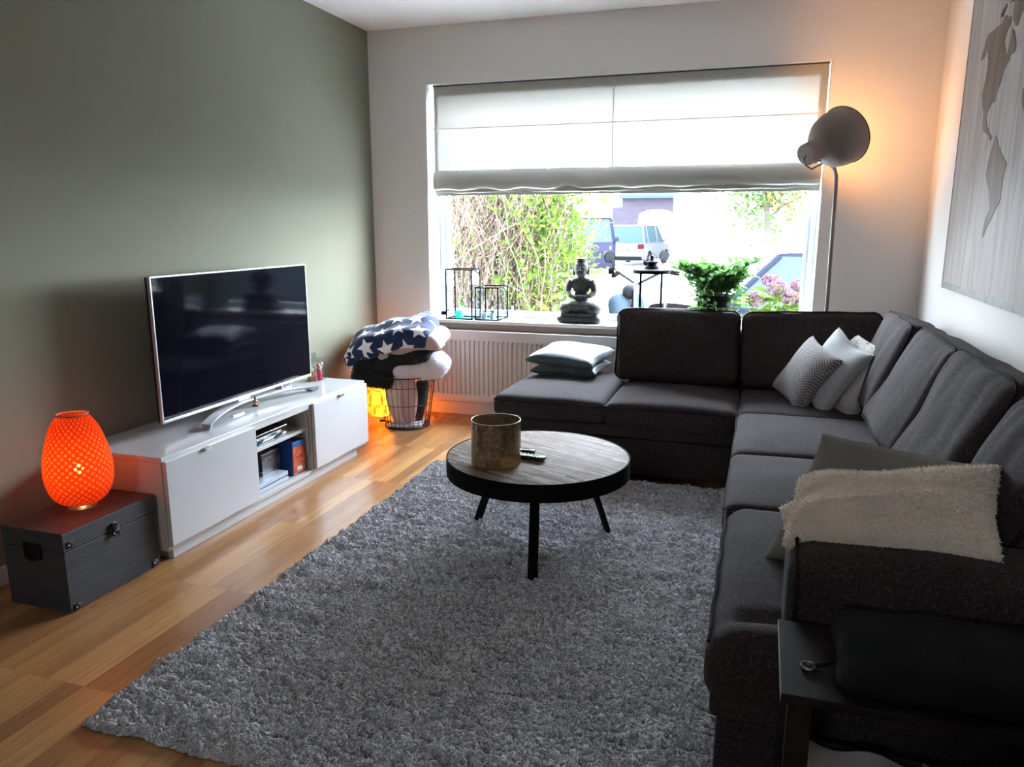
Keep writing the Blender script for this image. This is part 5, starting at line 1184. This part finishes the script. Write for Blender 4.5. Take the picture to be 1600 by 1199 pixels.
def hydrangea():
    rnd = random.Random(9); r = thing('flowering_shrub', 'pink flowering shrub with bright green leaves just outside the right of the window', 'shrub', (.12, 5.75, GZ))
    st = MB(); pts = []; heads = [(-.03, 5.72, .775, .075), (.12, 5.78, .845, .085), (.20, 5.70, .79, .07), (.26, 5.85, .87, .06), (.06, 5.9, .90, .06)]
    for hx, hy, hz, hr in heads:
        st.tube([(.12, 5.75, GZ), ((hx + .12) / 2, (hy + 5.75) / 2, .3), (hx, hy, hz)], [.012, .009, .006], 6)
        for k in range(16): t_ = rnd.uniform(.45, .97); p = Vector((.12, 5.75, GZ)).lerp(Vector((hx, hy, hz)), t_); pts.append((p, (rnd.gauss(0, 1), rnd.gauss(0, 1), rnd.uniform(0, .6))))
    for k in range(50): pts.append((Vector((rnd.uniform(-.1, .32), rnd.uniform(5.6, 5.9), rnd.uniform(.62, .80))), (rnd.gauss(0, 1), rnd.gauss(0, 1), .3)))
    st.build('stems', simple('shrub_stem', (.05, .07, .02), .7), r, sm=60)
    b = MB(); scatter_leaves(b, pts, rnd, (.09, .14), .6, .3); o = b.build('foliage', leaf_mat('shrub_leaf', (.045, .07, .014), (.048, .075, .012), .4), r); o['kind'] = 'stuff'
    for hx, hy, hz, hr in heads:
        b = MB()
        for k in range(150):
            d = Vector((rnd.gauss(0, 1), rnd.gauss(0, 1), rnd.gauss(.3, 1))).normalized(); p = Vector((hx, hy, hz)) + Vector((d.x, d.y, d.z * .7)) * hr * rnd.uniform(.85, 1.05)
            vs, F = leaf(.022, .020, .1); b.add(vs, F, Matrix.Translation(p) @ d.to_track_quat('Z', 'X').to_matrix().to_4x4() @ Matrix.Rotation(rnd.uniform(0, 6), 4, 'Z'))
        b.build('flower_head', leaf_mat('pink_petal', (.11, .058, .075), (.10, .05, .065), .4), r)
hydrangea()
# vehicles
def vehicle(name, label, cat, loc, rz, L, Wd, H, body, prof=None, plate=None, hatch=True, glass_col=(.05, .065, .08)):
    r = thing(name, label, cat, loc, rz)
    MBd = simple(name + '_paint', body, .8, 0, .0, var=.01); MG = simple(name + '_glass', glass_col, .6, 0, 0, var=.02)
    # side profile, x forward; y lateral
    h1 = H * .56; x0, x1 = -L / 2, L / 2
    low = [(x0, .28), (x0 + .02, .55), (x0 + .06, h1 * .98), (x0 + .35, h1 + .02), (x1 - L * .30, h1), (x1 - .25, h1 * .86), (x1 - .03, h1 * .70), (x1, .38), (x1 - .08, .22), (x0 + .10, .22)]
    b = MB(); b.prism(low, 'y', -Wd / 2, Wd / 2); b.build('body', MBd, r, local=True, bevel=.05, sm=45)
    rr = x0 + (.22 if hatch else .7); cab = [(rr - .08, h1 - .02), (rr + .12, H - .07), (rr + .5, H - .02), (x1 - L * .42, H - .04), (x1 - L * .27, h1 - .02)]
    b = MB(); yi = Wd / 2 - .06; yt = Wd / 2 - .20; N = len(cab); vs = []
    for sgn in (-1, 1):
        for x, z in cab: f_ = (z - h1) / (H - h1); vs.append((x, sgn * (yi + (yt - yi) * max(0, f_)), z))
    b.add(vs, [tuple(range(N))[::-1], tuple(range(N, 2 * N))] + [(i, (i + 1) % N, N + (i + 1) % N, N + i) for i in range(N)]); b.build('windows', MG, r, local=True)
    b = MB(); rf = [(rr + .10, H - .075), (rr + .12, H - .045), (rr + .5, H), (x1 - L * .42, H - .02), (x1 - L * .405, H - .055), (rr + .5, H - .045)]; b.prism(rf, 'y', -yt - .02, yt + .02); b.build('roof', MBd, r, local=True, bevel=.012)
    for sgn in (-1, 1):
        for (xa, xb, za, zb) in ((rr - .06, rr + .14, h1, H - .05), (-.05, -.02, h1, H - .03), (x1 - L * .27, x1 - L * .42, h1, H - .05), (rr + .55, rr + .52, h1, H - .03)):
            b = MB(); b.tube([(xa, sgn * (yi + .005), za - .02), (xb, sgn * (yt + .008), zb)], .035, 6); b.build('pillar', MBd, r, local=True, sm=60)
    for x in (x0 + L * .19, x1 - L * .19):
        for sgn in (-1, 1):
            Mw = Matrix.Translation((x, sgn * (Wd / 2 - .09), .32)) @ Matrix.Rotation(R(90) * -sgn, 4, 'X')
            b = MB(); b.lathe([(.20, -.10), (.30, -.10), (.32, -.06), (.32, .06), (.30, .10), (.20, .10), (.19, .07), (0, .07)], 24, M=Mw); w = b.build('wheel', simple('tyre', (.002, .002, .002), .9, 0, 0), r, local=True, sm=40)
            b = MB(); b.lathe([(.19, .072), (.17, .095), (.04, .080), (0, .085)], 20, M=Mw); b.build('wheel_rim', simple('alloy', (.012, .012, .013), .8, 0, 0), w, local=True, sm=40)
    for sgn in (-1, 1):
        b = MB(); b.rbox(x0 - .01, x0 + .10, sgn * (Wd / 2 - .16) - .12, sgn * (Wd / 2 - .16) + .12, h1 - .22, h1 - .04, .02); b.build('tail_light', simple('red_lens', (.025, .0035, .006), .8, 0, 0), r, local=True)
        b = MB(); b.rbox(x1 - .16, x1 - .02, sgn * (Wd / 2 - .22) - .14, sgn * (Wd / 2 - .22) + .14, h1 * .62, h1 * .62 + .13, .02); b.build('headlight', simple('clear_lens', (.02, .02, .022), .6, 0, 0), r, local=True)
        b = MB(); b.rbox(x1 - L * .30, x1 - L * .30 + .10, sgn * (Wd / 2 + .02) - .07 if sgn < 0 else Wd / 2 - .05, sgn * (Wd / 2 + .02) + .05 if sgn < 0 else Wd / 2 + .13, h1 + .02, h1 + .15, .02); b.build('wing_mirror', simple('mirror_shell', (.05, .05, .06), .4) if body[0] > .3 else MBd, r, local=True)
    b = MB(); b.rbox(x0 - .02, x0 + .06, -Wd / 2 + .1, Wd / 2 - .1, .24, .40, .02); b.build('rear_bumper', simple('dark_bumper', (.0045, .0045, .0055), .9, 0, 0), r, local=True)
    if plate: b = MB(); b.box(x0 - .012, x0 + .03, -.26, .26, .62, .73); b.build('number_plate', simple('plate_yellow', plate, .5), r, local=True)
    return r
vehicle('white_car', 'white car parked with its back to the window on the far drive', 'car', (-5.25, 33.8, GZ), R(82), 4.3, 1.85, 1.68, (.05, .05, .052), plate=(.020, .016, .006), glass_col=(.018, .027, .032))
vehicle('parked_van', 'dark blue people carrier parked beyond the bush, left of the white car', 'car', (-6.02, 27.6, GZ), R(-80), 4.4, 1.80, 1.95, (.009, .009, .015), hatch=True, glass_col=(.017, .022, .031))
vehicle('dark_car', 'dark blue car parked sideways in the street right of the plant', 'car', (.84, 9.1, -.42), R(143), 4.15, 1.70, 1.44, (.013, .015, .022), glass_col=(.028, .036, .042))
vehicle('pale_car', 'pale car further back above the roof of the dark parked car', 'car', (1.9, 22.5, -.42), R(180), 4.1, 1.70, 1.42, (.08, .08, .083), glass_col=(.007, .010, .013))
def moped():
    cx, cy = -.93, 6.95
    r = thing('moped', 'grey moped parked outside behind the glass lantern', 'moped', (cx, cy, GZ), R(-48)); M = simple('moped_grey', (.022, .022, .027), .9, 0, 0); T = simple('moped_tyre', (.010, .010, .011), .9, 0, 0); S_ = simple('moped_seat', (.004, .003, .003), .9, 0, 0)
    for x in (-.45, .55):
        b = MB(); b.tube([(x + .24 * math.cos(a), 0, .26 + .24 * math.sin(a)) for a in np.linspace(0, 2 * PI, 33)[:-1]], .04, 8, closed=True); w = b.build('wheel', T, r, local=True, sm=60)
        b = MB(); b.lathe([(.05, -.05), (.19, -.02), (.19, .02), (.05, .05)], 20, M=Matrix.Translation((x, 0, .26)) @ Matrix.Rotation(R(90), 4, 'X')); b.build('wheel_rim', M, w, local=True, sm=40)
    vs, fs = soft((.62, .28, .34), .12, .02, 14, .004, 5, 2, M=Matrix.Translation((.42, 0, .50))); link('rear_body', vs, fs, M, r, local=True, smooth=True)
    vs, fs = soft((.64, .26, .12), .05, .03, 14, .004, 5, 3, M=Matrix.Translation((.40, 0, .83))); link('seat', vs, fs, S_, r, local=True, smooth=True)
    vs, fs = soft((.20, .36, .62), .09, .01, 14, .004, 5, 4, M=rotm((-.28, 0, .40), 0, R(-18), 0)); link('front_shield', vs, fs, simple('moped_blue', (.028, .038, .050), .9, 0, 0), r, local=True, smooth=True)
    b = MB(); b.rbox(-.30, .30, -.14, .14, .30, .36, .02); b.build('footboard', T, r, local=True)
    b = MB(); b.tube([(-.45, 0, .26), (-.34, 0, .70), (-.28, 0, 1.05)], .025, 8); b.build('steering_column', T, r, local=True, sm=60)
    b = MB(); b.tube([(-.12, -.34, 1.20), (-.20, -.24, 1.22), (-.27, 0, 1.10), (-.20, .24, 1.22), (-.12, .34, 1.20)], .014, 8); hb = b.build('handlebar', T, r, local=True, sm=60)
    for sg in (-1, 1):
        b = MB(); b.tube([(-.10, sg * .36, 1.20), (-.17, sg * .27, 1.22)], .022, 8); b.build('grip', S_, hb, local=True, sm=60)
        b = MB(); b.lathe([(.0, 0), (.05, 0), (.055, .015), (0, .02)], 16, M=rotm((-.26, sg * .30, 1.36), 0, R(-90), 0)); b.tube([(-.25, sg * .22, 1.2), (-.25, sg * .30, 1.34)], .006, 6); b.build('mirror', T, hb, local=True, sm=50)
    b = MB(); b.lathe([(.0, 0), (.07, .01), (.075, .05), (.05, .10), (0, .12)], 20, M=rotm((-.42, 0, 1.02), 0, R(80), 0)); b.build('headlamp', simple('lamp_lens', (.01, .01, .012), .6, 0, .05), r, local=True, sm=50)
moped()
# houses across the street
def brick_mat(name, c1, c2, mort, sc=1):
    m, n, o = new_mat(name); v = coords(n, 'Object', (1, 1, 1), (R(90), 0, 0)); br = n.nodes.new('ShaderNodeTexBrick'); n.links.new(v, br.inputs[0]); br.inputs['Scale'].default_value = sc; br.inputs['Brick Width'].default_value = .22; br.inputs['Row Height'].default_value = .068; br.inputs['Mortar Size'].default_value = .006
    inp(n, br.inputs['Color1'], c1); inp(n, br.inputs['Color2'], c2); inp(n, br.inputs['Mortar'], mort); bb = bsdf(n, br.outputs[0], .9, 0, 0); n.links.new(bb.outputs[0], o.inputs[0]); return m
Mbr = brick_mat('brown_brick', (.017, .014, .018), (.023, .019, .024), (.038, .035, .04)); Mbp = brick_mat('pale_brick', (.038, .035, .038), (.045, .042, .045), (.07, .07, .07)); Mwh = simple('white_render', (.75, .75, .75), .8, var=.02); Mrf = simple('slate_roof', (.016, .023, .03), .9, 0, 0)
def garage_block():
    y = 38.; r = thing('garage_block', 'brown brick garage block with an arched white door beyond the white car', 'building', (-7.5, y, GZ))
    z1 = 2.60
    # wall with an arched opening for the door, x -6.05..-4.35
    arch = [(-5.95, GZ), (-5.95, 1.75)] + [(-5.05 - .9 * math.cos(a), 1.75 + .32 * math.sin(a)) for a in np.linspace(0, PI, 13)][1:-1] + [(-4.15, 1.75), (-4.15, GZ)]
    poly = [(-6.75, GZ), (-6.75, z1), (-3.9, z1), (-3.9, GZ)] + arch[::-1]
    b = MB(); b.prism(poly, 'y', y, y + .3); b.build('brick_wall', Mbr, r)
    b = MB(); b.prism([(p[0], p[1]) for p in arch], 'y', y + .18, y + .24); b.build('arched_door', Mwh, r)
    b = MB(); b.box(-7.2, -6.75, y, y + .3, GZ, 2.2); b.build('brick_pier', Mbr, r)
    b = MB(); b.box(-11.5, -7.2, y + .02, y + .3, GZ, 2.75); b.build('rendered_wall', Mwh, r)
    b = MB(); b.box(-9.0, -7.25, y - .04, y + .02, GZ, 2.45).box(-9.1, -7.2, y - .05, y + .02, 2.45, 2.50); b.build('garage_door', simple('off_white_door', (.6, .6, .6), .6), r)
    b = MB(); b.prism([(y - .35, z1), (y - .30, z1 + .09), (y + 3, z1 + 1.5), (y + 3, z1)], 'x', -6.85, -3.85)
    b.build('roof', Mrf, r)
garage_block()
def house(name, label, x0, x1, y, h, wall, extras):
    r = thing(name, label, 'building', ((x0 + x1) / 2, y, GZ)); b = MB(); b.box(x0, x1, y, y + 6, GZ, h); b.build('wall', wall, r)
    b = MB(); b.prism([(y - .4, h), (y + 3, h + 2.4), (y + 6.4, h)], 'x', x0, x1); b.build('roof', Mrf, r)
    for nm, a, M in extras: b = MB(); b.box(*a); b.build(nm, M, r)
house('terraced_house', 'tall white rendered house in the middle of the view across the street', -3.35, -.55, 30., 5.6, Mwh, [('brick_panel', (-3.34, -2.35, 29.97, 30.0, GZ, 2.6), Mbp), ('window', (-1.9, -1.0, 29.96, 30.0, 3.2, 4.6), simple('house_glass', (.06, .07, .08), .1)), ('door', (-2.1, -1.2, 29.96, 30.0, GZ, 1.8), simple('white_door', (.7, .7, .7), .5))])
house('corner_house', 'pale brick house beyond the street tree at the right of the window', -.45, 5.5, 26., 5.4, Mwh, [('brick_panel', (-.44, .45, 25.97, 26.0, .2, 1.5), Mbp), ('window', (.9, 2.4, 25.96, 26.0, 3.0, 4.4), simple('house_glass2', (.06, .07, .08), .1)), ('window', (3.0, 4.4, 25.96, 26.0, 3.0, 4.4), simple('house_glass3', (.06, .07, .08), .1))])
